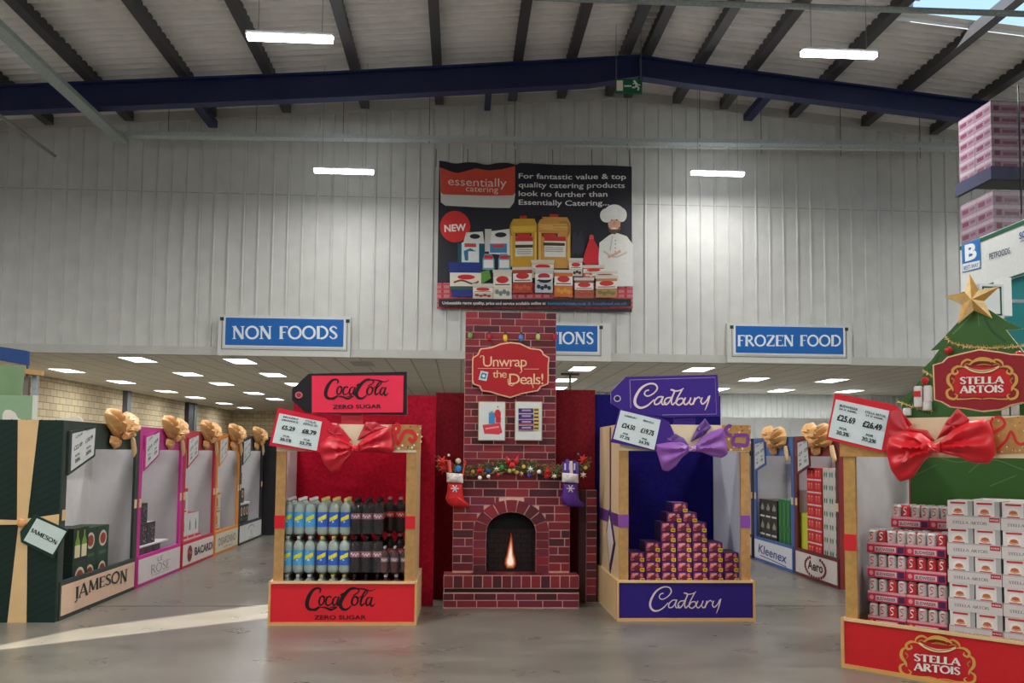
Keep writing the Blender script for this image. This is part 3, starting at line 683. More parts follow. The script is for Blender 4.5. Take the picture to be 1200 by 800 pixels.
# ================================================================== PROMOTION STANDS
TAN = (206, 160, 104); CREAM = (216, 186, 140); WHT = (206, 202, 204)
def bow_parts(f, r, zoomk, outl, c_main, c_dark, c_lite, y=-.03, depth=.06):
    """bow with two loops, upper tails and a knot, outlines in zoomed photo coordinates"""
    x0, y0, k = zoomk
    names = {'tailL': 'bow_tail', 'tailR': 'bow_tail', 'L': 'bow_loop', 'R': 'bow_loop', 'K': 'bow_knot'}
    for key, pts in outl.items():
        q = f.L(zz(pts, x0, y0, k), y)
        yy = y+(.025 if 'tail' in key else 0)-(.03 if key == 'K' else 0)
        col = c_dark if 'tail' in key else (c_lite if key == 'K' else c_main)
        cen = None; kk = None
        if key in 'LR':
            kn = f.loc(*zz([outl['K'][0]], x0, y0, k)[0], y); ax = sum(p[0] for p in q)/len(q); az = sum(p[1] for p in q)/len(q); cen = (ax, az); kk = f.loc(*zz([(sum(p[0] for p in outl['K'])/4, sum(p[1] for p in outl['K'])/4)], x0, y0, k)[0], y)
        M().puff(q, yy, depth*(.4 if 'tail' in key else 1), col, crease=depth*(.38 if key in 'LR' else .15), ncre=5, centre=cen, pole=kk, rings=(1, .96, .88, .76, .62, .46, .3, .14)).build(names[key], SATIN, r, True)
def tagcard(name, f, outer, inner, lines, c_edge, label, y=-.05, hole=None, cat='price tag'):
    r = f.root(name, label, cat)
    M().prism(f.L(outer, y), y-.008, y, c_edge).build('tag_card', CARD, r)
    M().prism(f.L(inner, y), y-.012, y-.0081, (208, 222, 224)).build('price_sheet', CARD, r)
    a = f.art(y-.0125)
    (ox, oy), (rx_, ry_), (tx_, ty_) = inner[3], inner[2], inner[0]      # bottom-left, bottom-right, top-left
    def q(u, v): return (ox+(rx_-ox)*u+(tx_-ox)*v, oy+(ry_-oy)*u+(ty_-oy)*v)
    for st, u0, v0, u1, v1, bd in lines: a.text(st, q(u0, v0), q(u1, v0), q(u0, v1), (36, 36, 44), bd)
    a.build('prices', CARD, r)
    return r

def promo_stand(nm, f, W, D, H, header_z, plinth_h, colour, inner_l, inner_r, backc, label, ribbon, postw=.09, back_top=None, left_outer=None, deck=.1):
    r = f.root(nm, label, 'display stand')
    M().box(0, W, 0, .03, 0, plinth_h, TAN).build('plinth_face', CARD, r)
    for x0 in (0, W-.03): M().box(x0, x0+.03, .031, D, 0, plinth_h, CREAM).build('plinth_side', CARD, r)
    M().box(.031, W-.031, .032, D-.04, 0, deck, (120, 90, 60)).build('plinth_deck', CARD, r)
    M().box(0, .02, -.02, .0, 0, plinth_h, TAN).box(W-.02, W, -.02, 0, 0, plinth_h, TAN).box(.02, W-.02, -.02, 0, plinth_h-.02, plinth_h, CREAM).box(.02, W-.02, -.02, 0, 0, .03, TAN).build('plinth_edging', CARD, r)
    M().box(.02, W-.02, -.008, 0, .03, plinth_h-.02, colour).build('plinth_front', CARD, r)
    for x0 in (.03, W-.03-postw): M().box(x0, x0+postw, .03, .06, plinth_h, H-.26, TAN).build('post', FOIL, r)
    M().box(.03, W-.03, .02, .055, H-.26, H, (226, 208, 178)).build('header_beam', CARD, r)
    for x0, ci in ((.03, inner_l), (W-.05, inner_r)): M().box(x0, x0+.02, .06, D, plinth_h-.03, H, CREAM, cols=[TAN, CREAM if x0 > .1 else ci, CREAM, (left_outer or CREAM) if x0 < .1 else ci, CREAM, CREAM]).build('side_panel', CARD, r)
    M().box(.05, W-.05, D-.03, D, plinth_h-.03, back_top or H, backc).build('back_panel', FUZZ, r)
    for x0 in (.03, W-.03-postw): M().box(x0-.002, x0+postw+.002, .024, .03, ribbon[1], ribbon[2], ribbon[0]).build('ribbon_band', SATIN, r)
    return r

# ---- Coke stand
g0 = G(314, 732.5); fc = Fr(g0.x, g0.y)
WC = fc.loc(488, 731)[0]; HC = fc.loc(420, 497, .03)[1]
ck = promo_stand('promotion_stand', fc, WC, 1.0, HC, 0, .40, (214, 34, 46), (206, 200, 206), TAN, (170, 18, 42), 'red and tan soft drink stand stacked with bottles, left of the brick fireplace', ((206, 24, 40), fc.loc(320, 619)[1], fc.loc(320, 604)[1]))
a = fc.art(-.009); script(a, COLA, (405, 118, 785, 238), (359, 688, 441.5, 715), (28, 14, 18), 1.2)
a.text('ZERO SUGAR', (368, 725.5), (429, 725.5), (368, 720.5), (28, 14, 18), .02); a.build('plinth_lettering', CARD, ck)
# glitter gift print with red curls on the right of the header beam
def curls(f, r, y, x0, y0, k, pts_list, c, patch):
    M().prism(f.L(patch, y), y-.004, y, (196, 150, 92)).build('gold_glitter_patch', FOIL, r)
    m = f.art(y-.006, (x0, y0, k))
    rnd = random.Random(3)
    xs = [p[0] for p in patch]; ys = [p[1] for p in patch]
    for i in range(26):
        u = (min(xs)+rnd.random()*(max(xs)-min(xs))-x0)*k; v = (min(ys)+rnd.random()*(max(ys)-min(ys))-y0)*k
        m.oval(u, v, rnd.uniform(3, 9), rnd.uniform(3, 9), rnd.choice([(236, 214, 170), (226, 196, 140), (160, 104, 50), (240, 232, 214)]), 7); m.lay = 1
    m.lay = 3
    for p in pts_list: m.stroke(p, 22, c)
    m.build('curled_ribbon_print', CARD, r)
curls(fc, ck, .018, 300, 420, 5, [[(815, 385), (838, 395), (830, 430), (805, 425), (808, 388)], [(812, 440), (830, 500), (870, 430), (915, 430), (935, 460), (915, 485), (895, 465)]], (206, 40, 44), [(455, 498), (494, 498), (492, 526.5), (455, 526.5)])
# big tag sign and price tag
tg = Fr(P(410, 460, g0.y+.02).x, g0.y+.02)
r = tg.root('tag_sign', 'black and red luggage-tag sign reading Coca-Cola Zero Sugar above the red stand', 'sign')
out = zz([(213, 180), (310, 90), (886, 78), (886, 332), (320, 322), (285, 312), (213, 245)], 300, 420, 5)
M().prism(tg.L(out), -.02, .0, (22, 18, 24), (206, 190, 180)).build('tag_board', CARD, r)
M().prism(tg.L(zz([(330, 102), (866, 100), (862, 316), (330, 318)], 300, 420, 5)), -.026, -.0201, (232, 44, 78)).build('red_face', CARD, r)
a = tg.art(-.027, (300, 420, 5)); a.oval(251, 214, 22, 20, (206, 110, 116)); a.oval(251, 214, 15, 13, (150, 40, 52)); script(a, COLA, (0, 0, 1, 1), (0, 0, 1, 1), (30, 10, 20), 1.15)
a.text('ZERO SUGAR', (450, 294), (735, 290), (450, 271), (30, 10, 20), .02); a.build('lettering', CARD, r)
# support behind the sign down to the header
M().box(tg.loc(400, 490)[0], tg.loc(425, 490)[0], .001, .05, HC+.002, tg.loc(410, 460)[1], (190, 40, 60)).build('support_strip', CARD, r)
pt = [(325.5, 478.5), (382, 491), (373, 530), (316, 521)]
tagcard('price_tag', fc, [(326, 477.5), (381, 489.5), (412, 515), (398, 530), (372.5, 529.5), (315.5, 522)], [(327.5, 484), (377.5, 494), (371.5, 528), (319.5, 518.5)],
        [('MIXERS', .1, .88, .44, .94, .02), ('LEMONADE 2L', .08, .78, .46, .84, .02), ('£5.29', .12, .5, .42, .64, .04), ('POR', .2, .26, .34, .32, .03), ('30.5%', .14, .12, .40, .22, .03),
         ('COLA', .6, .88, .84, .94, .02), ('ZERO 2L', .56, .78, .9, .84, .02), ('£8.79', .58, .5, .9, .64, .04), ('POR', .66, .26, .8, .32, .03), ('33.7%', .58, .12, .86, .22, .03)],
        (206, 24, 52), 'white price sheet on a red tag at the left corner of the red drinks stand', y=-.02)
bw = fc.root('ribbon_bow', 'large red satin bow on the header of the soft drink stand', 'bow')
BOWC = {'tailL': [(560, 480), (480, 380), (425, 375), (400, 400), (370, 470), (400, 500)], 'tailR': [(590, 480), (640, 372), (700, 372), (740, 395), (790, 400), (700, 440)],
        'L': [(565, 500), (500, 470), (425, 455), (375, 500), (372, 545), (395, 610), (440, 664), (490, 650), (530, 600), (570, 560)],
        'R': [(595, 500), (650, 450), (720, 420), (785, 395), (795, 440), (812, 540), (780, 560), (700, 550), (640, 548), (600, 550)],
        'K': [(562, 508), (602, 506), (604, 546), (564, 550)]}
bow_parts(fc, bw, (300, 420, 5), BOWC, (200, 22, 46), (176, 18, 40), (214, 40, 60), y=-.035, depth=.05)

# bottles
def bottle_meshes(body, lab, lab2, cap, cap2):
    prof = [(.036, .0), (.048, .012), (.052, .03), (.052, .085), (.052, .215), (.0515, .24), (.048, .262), (.036, .288), (.02, .303), (.0165, .31), (.0165, .32)]
    b = M().lathe(prof, body, 14).mesh('bottle', GLOSS, True)
    z0, z1 = (.075, .215) if lab2 else (.15, .205)
    l = M().lathe([(.0524, z0), (.0530, z0+.003), (.0530, z1)], lab, 14)
    if lab2:
        T = lambda u, v, L: (.0536*math.sin(u)+0*L, -.0536*math.cos(u)-.0003*L, v)
        l.T = T; l.lay = 0; l.maxe = .22
        l.poly([(-.8, .160), (-.2, .172), (.35, .188), (.8, .196), (.8, .158), (.1, .142), (-.8, .124)], lab2); l.stroke([(-.5, .135), (0, .15), (.5, .165)], .008, (30, 50, 90), False)
        l.stroke([(-.2, .1), (-.2, .125), (.1, .125)], .01, (220, 235, 240), False)
    else:
        l.T = lambda u, v, L: (.0536*math.sin(u), -.0536*math.cos(u)-.0003*L, v); l.lay = 0
        l.stroke([(-.8, .175), (-.5, .187), (-.3, .167), (0, .183), (.2, .165), (.5, .185), (.8, .17)], .012, (225, 220, 220))
    l = l.mesh('label', CARD, True)
    c = M().cyl((0, 0, .32), (0, 0, .344), .0175, cap, 12).mesh('cap', GLOSS, True)
    return b, l, c
BOT = {'pale': bottle_meshes((150, 166, 162), (70, 160, 214), (214, 214, 40), (226, 228, 226), None),
       'blue': bottle_meshes((150, 166, 156), (24, 92, 196), (226, 220, 40), (222, 206, 110), None),
       'cola': bottle_meshes((16, 11, 14), (150, 96, 112), None, (40, 36, 40), None),
       'red': bottle_meshes((36, 16, 20), (206, 40, 50), None, (176, 150, 156), None),
       'dark': bottle_meshes((74, 40, 44), (140, 120, 128), None, (190, 190, 190), None)}
desc = {'pale': 'pale blue labelled lemonade bottles', 'blue': 'bright blue labelled lemonade bottles', 'cola': 'dark cola bottles with grey labels', 'red': 'dark cola bottles with red labels', 'dark': 'small dark cola bottles with pale caps'}
def film():
    m, n, l, b = nodes('shrink_film'); b.inputs['Base Color'].default_value = (.9, .92, .95, 1); b.inputs['Roughness'].default_value = .15
    b.inputs['Alpha'].default_value = .025; return m
FILM = film()
def bottle_pack(kind, x, y, z, label, pitch=.106, scale=1.0, nx=3, ny=2):
    t = fc.root('bottle_pack', label, 'bottle pack', 'shrink-wrapped packs of bottles', x, y, z)
    bm, lm, cm = BOT[kind]
    for j in range(ny):
        for i in range(nx):
            o = link('bottle', bm, t); o.location = ((i+.5)*pitch, (j+.5)*pitch, 0); o.scale = (scale,)*3
            link('label', lm, o); link('cap', cm, o)
    w = nx*pitch; d = ny*pitch; h = .30*scale; m = M()
    m.add([(0, -.001, .01), (w, -.001, .01), (w, -.001, h), (0, -.001, h)], [(0, 1, 2, 3)], (220, 225, 230)); m.build('shrink_wrap', FILM, t)
def cx(px, y=.15): return fc.loc(px, 640, y)[0]
xs = [cx(329.5), cx(370.5), cx(409.5)]
rows = [(.10, 'bottom'), (.457, 'middle'), (.814, 'top')]
ZB0 = .372
rowz = [ZB0-.26+.0, .457, .814]
plat = .10
# raise a hidden step so that packs rest on each other
for k, (z, rn) in enumerate(rows):
    for x, kind in zip(xs, ('pale', 'blue', 'cola')):
        bottle_pack(kind, x, .12, z, f'shrink-wrapped pack of {desc[kind]}, {rn} layer of the front row')
        bottle_pack(kind, x, .12+.22, z, f'shrink-wrapped pack of {desc[kind]}, {rn} layer behind the front row')
    bottle_pack('red', cx(449.5, .46), .40, z+(.03 if k == 2 else 0)*0, f'shrink-wrapped pack of {desc["red"]}, {rn} layer beside the right post')
bottle_pack('dark', cx(444.5, .12), .11, .457-.0, 'shrink-wrapped pack of small dark cola bottles in front of the red-labelled packs, upper', pitch=.095, scale=.72)
bottle_pack('dark', cx(446, .12), .11, .10, 'shrink-wrapped pack of dark cola bottles at the bottom right of the stand', pitch=.1)

# ---- Cadbury stand
g1 = G(722.5, 727.5); fd = Fr(g1.x, g1.y)
WD = fd.loc(884.5, 727.5)[0]; HD = fd.loc(800, 497.5, .03)[1]; PHD = fd.loc(800, 680)[1]
dk = promo_stand('promotion_stand', fd, WD, 1.25, HD, 0, PHD, (38, 20, 112), TAN, (196, 202, 218), (22, 18, 92), 'purple and tan chocolate stand with a pyramid of boxes, right of the brick fireplace', ((130, 70, 160), fd.loc(726, 618)[1], fd.loc(726, 603)[1]), left_outer=(222, 196, 156), deck=fd.loc(760, 681, .3)[1]-.007)
a = fd.art(-.009); script(a, CADB, (265, 140, 715, 305), (761, 686, 846, 719), (214, 196, 200), 1.0); a.build('plinth_lettering', CARD, dk)
# orange edge line round plinth, purple stripe and diamond tag on the outer left side
sf = Fr(g1.x+.03, g1.y, -math.pi/2)     # plane of the left side, facing -x
def side_box(y0, y1, z0, z1, t, c, nm, mat=CARD): M().box(.03-t, .03, y0, y1, z0, z1, c).build(nm, mat, dk)
side_box(.50, .56, 0, HD-.02, .006, (74, 40, 96), 'purple_stripe', SATIN)
side_box(.07, 1.25, fd.loc(726, 618)[1], fd.loc(726, 603)[1], .004, (110, 60, 140), 'side_ribbon', SATIN)
zc = (fd.loc(712, 633, .3)[1]); m = M()
for (s_, c, t) in ((1, (50, 30, 80), .012), (.78, (222, 214, 210), .015)):
    v = [(.03-t, .50-.27*s_, zc-.03*s_), (.03-t, .50-.0, zc-.33*s_), (.03-t, .50+.22*s_, zc+.06*s_), (.03-t, .50+.03, zc+.30*s_)]
    m.add(v+[(.03, p[1], p[2]) for p in v], [(0, 1, 2, 3), (0, 4, 5, 1), (1, 5, 6, 2), (2, 6, 7, 3), (3, 7, 4, 0)], c)
m.build('diamond_gift_tag', CARD, dk)
curls(fd, dk, .018, 690, 420, 5, [[(835, 400), (820, 395), (800, 420), (815, 445), (838, 450)], [(850, 450), (905, 448), (930, 455), (925, 505), (880, 505), (845, 500), (850, 455)]], (120, 60, 140), [(846, 498), (879.5, 498), (879.5, 528), (846, 528)])
tg = Fr(P(780, 465, g1.y+.02).x, g1.y+.02)
r = tg.root('tag_sign', 'purple luggage-tag sign reading Cadbury above the chocolate stand', 'sign')
M().prism(tg.L(zz([(128, 195), (215, 108), (750, 95), (770, 335), (480, 345), (215, 312), (128, 262)], 690, 420, 5)), -.02, 0, (54, 26, 132), (190, 170, 200)).build('tag_board', CARD, r)
a = tg.art(-.021, (690, 420, 5))
for p in ([(240, 125), (740, 110), (748, 325), (430, 330)], [(240, 125), (246, 290)]): a.stroke(p, 3, (170, 150, 190), False)
a.oval(167, 234, 21, 20, (190, 180, 200)); a.oval(167, 234, 15, 14, (24, 14, 70)); script(a, CADB, (0, 0, 1, 1), (0, 0, 1, 1), (226, 206, 206), 1.25); a.build('lettering', CARD, r)
M().box(tg.loc(790, 490)[0], tg.loc(815, 490)[0], .001, .05, HD+.002, tg.loc(800, 465)[1], (54, 26, 132)).build('support_strip', CARD, r)
tagcard('price_tag', fd, zz([(180, 298), (420, 345), (470, 372), (500, 440), (455, 480), (390, 540), (128, 490)], 690, 420, 5), zz([(186, 302), (420, 360), (382, 535), (142, 470)], 690, 420, 5),
        [('CADBURY', .12, .84, .42, .90, .03), ('£24.50', .12, .46, .44, .62, .04), ('POR', .2, .24, .32, .30, .03), ('37.3%', .14, .10, .38, .2, .03), ('MINI BOX', .58, .84, .84, .9, .02), ('£19.75', .58, .46, .9, .62, .04), ('POR', .66, .24, .78, .30, .03), ('34.3%', .6, .10, .86, .2, .03)],
        (60, 30, 130), 'white price sheet on a purple tag at the left corner of the chocolate stand', y=-.02)
bw = fd.root('ribbon_bow', 'large violet satin bow on the header of the chocolate stand', 'bow')
BOWD = {'tailL': [(590, 505), (560, 465), (515, 442), (480, 440), (400, 490), (420, 530)], 'tailR': [(600, 490), (640, 400), (685, 350), (722, 400), (690, 440), (640, 470)],
        'L': [(590, 512), (540, 488), (470, 490), (395, 500), (398, 545), (432, 655), (465, 662), (510, 630), (545, 580), (590, 545)],
        'R': [(615, 512), (660, 465), (720, 425), (785, 405), (800, 450), (815, 560), (780, 582), (720, 572), (660, 548), (620, 545)],
        'K': [(582, 515), (624, 512), (624, 540), (582, 545)]}
bow_parts(fd, bw, (690, 420, 5), BOWD, (140, 84, 170), (90, 50, 130), (196, 150, 206), y=-.035, depth=.05)
# pyramid of boxes
bw_, bh_, bd_ = .150, .0985, .30
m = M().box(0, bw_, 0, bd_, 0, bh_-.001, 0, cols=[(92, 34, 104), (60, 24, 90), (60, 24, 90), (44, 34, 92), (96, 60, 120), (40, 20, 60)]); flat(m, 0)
m.poly([(.012, .034), (.02, .088), (.07, .092), (.10, .08), (.125, .088), (.135, .05), (.10, .04), (.06, .048)], (226, 120, 132)); m.poly([(.045, .02), (.05, .055), (.085, .07), (.115, .05), (.105, .018)], (120, 44, 52)); m.oval(.04, .07, .016, .014, (240, 170, 160), 10); m.oval(.095, .074, .012, .008, (90, 40, 120), 8); m.stroke([(.055, .078), (.085, .084)], .008, (240, 200, 200)); m.poly([(.012, .012), (.04, .012), (.05, .03), (.012, .03)], (200, 90, 110))
m.rect(.104, .003, .15, .040, (232, 204, 50)); m.rect(.112, .014, .142, .028, (170, 100, 50)); m.rect(.0, .0, .112, .008, (70, 30, 60))
cm = m.mesh('chocolate_box', CARD)
bx0 = fd.loc(738, 650, .30)[0]; zb = PHD-.03; pitch = fd.loc(756.5, 650, .3)[0]-bx0
rowsB = [(0, 7), (0, 7), (0, 7), (1, 5), (2, 3), (2, 3), (2.5-.1, 2), (2.8, 1)]
zb = fd.loc(760, 681, .3)[1]-.006
for j, (c0_, nn) in enumerate(rowsB):
    for i in range(nn):
        o = link('chocolate_box', cm); o.location = fd.world(bx0+(c0_+i)*pitch, .30+j*.006, zb+j*bh_); o.rotation_euler = (0, 0, fd.a)
        lab = f'purple and pink chocolate box in the {ORD[j+1]} row up, {ORD[i+1]} from the left' if j < 7 else 'single purple and pink chocolate box on top of the pyramid'
        tag(o, lab, 'chocolate box', 'chocolate boxes in a pyramid')

# ------------------------------------------------------------------ tall backing boards
def board(x0, x1, ytop, Y, col, label, th=.03):
    a0 = P(x0, 600, Y); a1 = P(x1, 600, Y); zt = P((x0+x1)/2, ytop, Y).z
    return tag(M().box(a0.x, a1.x, Y, Y+th, 0, zt, col).build('backing_board', FUZZ), label, 'backing board')
board(341, 509, 462, g0.y+1.04, (156, 20, 42), 'bright red backing board behind the soft drink stand')
board(509, 548, 460, 9.86, (108, 22, 32), 'dark red velvety backing board left of the chimney')
board(646, 697, 456.5, 9.86, (104, 24, 32), 'dark red velvety backing board right of the chimney')
board(696, 845, 463, g1.y+1.30, (26, 20, 92), 'navy blue backing board behind the chocolate stand')

# ================================================================== FIREPLACE
ff = Fr(P(599, 600, 9.5).x, 9.5)
fr = ff.root('fireplace', 'tall printed brick fireplace with chimney breast, arched firebox and hearth', 'fireplace')
MORT = (214, 168, 160)
BR = [(122, 36, 46), (104, 32, 44), (86, 32, 42), (134, 40, 50), (112, 38, 56), (74, 30, 40)]
yc, yb, yh = .12, 0.0, -.2
(x0, z0), (x1, z1) = ff.loc(543, 560, yc), ff.loc(652, 366.5, yc)
chim = M().box(x0, x1, yc, yc+.2, 0, z1, MORT, cols=[MORT, (150, 40, 60), (90, 30, 40), (150, 40, 60), (110, 40, 50), MORT]).build('chimney_breast', CARD, fr)
rb = random.Random(11)
def brick(x0, x1, z0, z1, y, par, dep=.006, c=None):
    M().box(x0, x1, y-dep*rb.uniform(.8, 1.2), y, z0, z1, c or rb.choice(BR)).build('brick', CARD, par)
ph = (z1-ff.loc(598, 373.6, yc)[1]); z = z1-.004; row = 0
zlow = ff.loc(598, 549, yc)[1]
while z-ph > zlow:
    x = x0+.004
    first = [.13, .26, .07, .2][row % 4]+rb.uniform(-.02, .02); L = first
    while x < x1-.03:
        e = min(x+L, x1-.004)
        if x1-.004-e < .05: e = x1-.004
        brick(x, e, z-ph+.010, z, yc, chim)
        x = e+.010; L = rb.uniform(.2, .29)
    z -= ph; row += 1
# body with arched opening
(bx0_, bz0), (bx1, bz1) = ff.loc(530, 673), ff.loc(668, 548)
outl = [(bx0_, .30), (bx1, .30), (bx1, bz1), (bx0_, bz1)]
def A(px, py): return ff.loc(px, py)
ccx, ccz = A(599, 623); axl = A(570, 623)[0]; axr = A(628, 623)[0]; azt = A(599, 600)[1]
ra = (axr-axl)/2; rb_ = azt-ccz; ccx = (axl+axr)/2
hz0 = A(599, 672)[1]
hole = [(axl, hz0), (axl, ccz)]+[(ccx-ra*math.cos(t), ccz+rb_*math.sin(t)) for t in [math.pi*i/16 for i in range(1, 16)]]+[(axr, ccz), (axr, hz0)]
body = M().prism_hole(outl, hole, 0, .107, MORT, (110, 36, 46)).build('fireplace_surround', CARD, fr)
rt_ = A(555, 623)[0]; ro = ccx-rt_; roz = A(599, 585.5)[1]-ccz
rp = A(600, 565)[1]-A(600, 574.6)[1]; z = A(600, 563.5)[1]; row = 0
z += rp*1.0
while z-rp > hz0-.02:
    zm = z-rp/2; spans = [(bx0_+.004, bx1-.004)]
    if z-rp < ccz+roz:
        u = 0 if zm < ccz else min(1, (zm-ccz)/roz); hw = ro*math.sqrt(max(0, 1-u*u)) if u < 1 else 0
        hw = ro if zm < ccz else max(hw, .03)
        spans = [(bx0_+.004, ccx-hw-.006), (ccx+hw+.006, bx1-.004)]
    for a0, a1 in spans:
        x = a0; L = [.12, .21, .08, .17][row % 4] if a0 < 0 else [.16, .09, .2, .12][row % 4]
        while x < a1-.02:
            e = min(x+L, a1)
            if a1-e < .045: e = a1
            brick(x, e, z-rp+.011, z, 0, body); x = e+.011; L = rb.uniform(.17, .3)
    z -= rp; row += 1
# arch ring
NA = 9
for i in range(NA):
    t0, t1_ = math.pi*i/NA+.02, math.pi*(i+1)/NA-.02; q = []
    for t, r1, r2 in ((t0, 1, 1), (t1_, 1, 1)): pass
    inn = [(ccx-(ra+.004)*math.cos(t), ccz+(rb_+.004)*math.sin(t)) for t in (t0, (t0+t1_)/2, t1_)]
    oo = [(ccx-ro*math.cos(t), ccz+roz*math.sin(t)) for t in (t1_, (t0+t1_)/2, t0)]
    M().prism(inn+oo, -.010, 0, rb.choice(BR[:4])).build('arch_brick', CARD, body)
zz_ = ccz-.004
nj = 5; jp = (zz_-hz0)/nj
for i in range(nj):
    for a0, a1 in ((ccx-ro, axl-.003), (axr+.003, ccx+ro)): brick(a0, a1, hz0+i*jp+.008, hz0+(i+1)*jp, 0, body, .009)
# firebox
fbx = M().box(axl-.05, axr+.05, .108, .1195, hz0-.02, azt+.05, (16, 12, 14)).build('firebox', MATTE, fr)
z = hz0; row = 0
while z < ccz+.02:
    x = axl-.03+(.05 if row % 2 else 0)
    while x < axr: brick(x, min(x+.11, axr+.04), z, z+.045, .108, fbx, .003, (30, 15, 17)); x += .12
    z += .052; row += 1
fa = ff.art(.104, (490, 520, 4), eps=.0006)
fo = [(434, 416), (441, 440), (444, 470), (446, 505), (456, 540), (458, 565), (448, 584), (416, 584), (406, 562), (408, 540), (416, 515), (422, 480), (430, 450)]
for k_, c_f in ((1.35, (34, 15, 12)), (1.18, (62, 26, 17)), (1.0, (120, 54, 32)), (.84, (176, 100, 68)), (.68, (214, 160, 130)), (.5, (238, 214, 200))):  # larger dark rings paint a soft glow halo around the flame
    fa.poly([(432+(p[0]-432)*k_, min(584, 548+(p[1]-548)*(k_ if k_ < 1 else .5+k_*.5))) for p in fo], c_f)
fa.build('flame', FLAME, fbx)
# hearth
(hx0, _), (hx1, _) = ff.loc(519.5, 690, yh), ff.loc(678.5, 690, yh)
ht = ff.loc(600, 674, yh)[1]; hm = ff.loc(600, 689.5, yh)[1]; hm2 = ff.loc(600, 694.5, yh)[1]
hearth = M().box(hx0, hx1, yh, .1, hm, ht, MORT, cols=[MORT, (120, 36, 46), MORT, (120, 36, 46), (128, 50, 56), MORT]).box(hx0+.01, hx1-.01, yh+.03, .1, hm2, hm, (48, 20, 26)).box(hx0, hx1, yh, .1, 0, hm2, MORT, cols=[MORT, (120, 36, 46), MORT, (120, 36, 46), MORT, MORT]).build('hearth', CARD, fr)
nb = 14; w = (hx1-hx0)/nb
for i in range(nb): brick(hx0+i*w+.006, hx0+(i+1)*w-.004, hm+.008, ht-.006, yh, hearth)
r2 = hm2/2.15
for k in range(2):
    zt = hm2-.008-k*r2; x = hx0+.005; L = .13 if k else .1
    while x < hx1-.02:
        e = min(x+L, hx1-.005)
        if hx1-.005-e < .05: e = hx1-.005
        brick(x, e, zt-r2+.010, zt, yh, hearth); x = e+.010; L = rb.uniform(.16, .25)
for i in range(12):
    w = (axr-axl+.3)/12; xx = axl-.15+i*w; M().box(xx+.004, xx+w-.004, yh+.02, -.012, ht, ht+.004, rb.choice(BR)).build('brick', CARD, hearth)

# brick side return beside chocolate stand
pf = Fr(P(688, 640, 9.66).x, 9.66)
pr_r = pf.root('brick_pilaster', 'narrow printed brick pilaster between the fireplace and the chocolate stand', 'pilaster')
(a0, _), (a1, _) = pf.loc(686.5, 640), pf.loc(699, 640); zt = pf.loc(692, 574)[1]; (d0, _) = pf.loc(678, 640)
M().box(a0, a1, 0, .05, 0, zt, MORT).build('mortar_board', CARD, pr_r); M().box(d0, a0, -.01, .05, 0, zt, (62, 26, 34)).build('dark_edge_strip', CARD, pr_r)
nb = 14
for i in range(nb): M().box(a0+.006, a1-.002, -.006, 0, zt*i/nb+.006, zt*(i+1)/nb-.004, rb.choice(BR)).build('brick', CARD, pr_r)

# plaque, posters, bulbs
pq = Fr(P(597, 430, 9.58).x, 9.58)
r = pq.root('plaque_sign', 'red curved plaque reading Unwrap the Deals with a gold rim on the chimney', 'sign')
pts = zz([(480,181),(530,186),(560,200),(585,213),(635,218),(648,228),(655,245),(685,262),(680,300),(680,380),(678,400),(640,414),(625,436),(590,442),(540,452),(480,472),(420,457),(375,442),(330,436),(318,412),(285,400),(280,380),(280,300),(282,262),(310,244),(318,222),(325,214),(380,208),(430,188)], 490, 360, 4.444)
M().prism(pq.L(pts), -.012, .02, (230, 184, 150)).build('gold_rim', CARD, r)
cxp, cyp = 597.5, 433; inn = [(cxp+(p[0]-cxp)*.965, cyp+(p[1]-cyp)*.95) for p in pts]
M().prism(pq.L(inn), -.016, -.0121, (166, 24, 34)).build('red_face', CARD, r)
a = pq.art(-.0165, (490, 360, 4.444)); GO = (226, 190, 150)
a.text('Unwrap', (338, 308), (566, 308), (338, 254), GO, .0, .9); a.stroke([(310, 318), (420, 318), (480, 318)], 2.5, GO, False); a.stroke([(552, 321), (628, 321)], 2.5, GO, False)
a.text('the', (388, 366), (462, 366), (388, 326), GO, .0, .85); a.text('Deals!', (474, 400), (652, 400), (474, 344), GO, .0, .85)
a.stroke([(322, 262), (330, 252), (342, 256), (338, 270)], 4, GO); a.stroke([(530, 305), (540, 330), (530, 342)], 4, GO); a.stroke([(468, 372), (470, 398), (488, 408), (500, 398)], 4, GO); a.stroke([(594, 400), (600, 420)], 4, GO)
a.poly([(326, 330), (366, 338), (356, 384), (314, 376)], (190, 206, 210)); a.poly([(332, 340), (358, 345), (350, 374), (324, 368)], (60, 110, 150)); a.oval(341, 357, 8, 8, (220, 220, 220))
a.build('lettering', CARD, r)
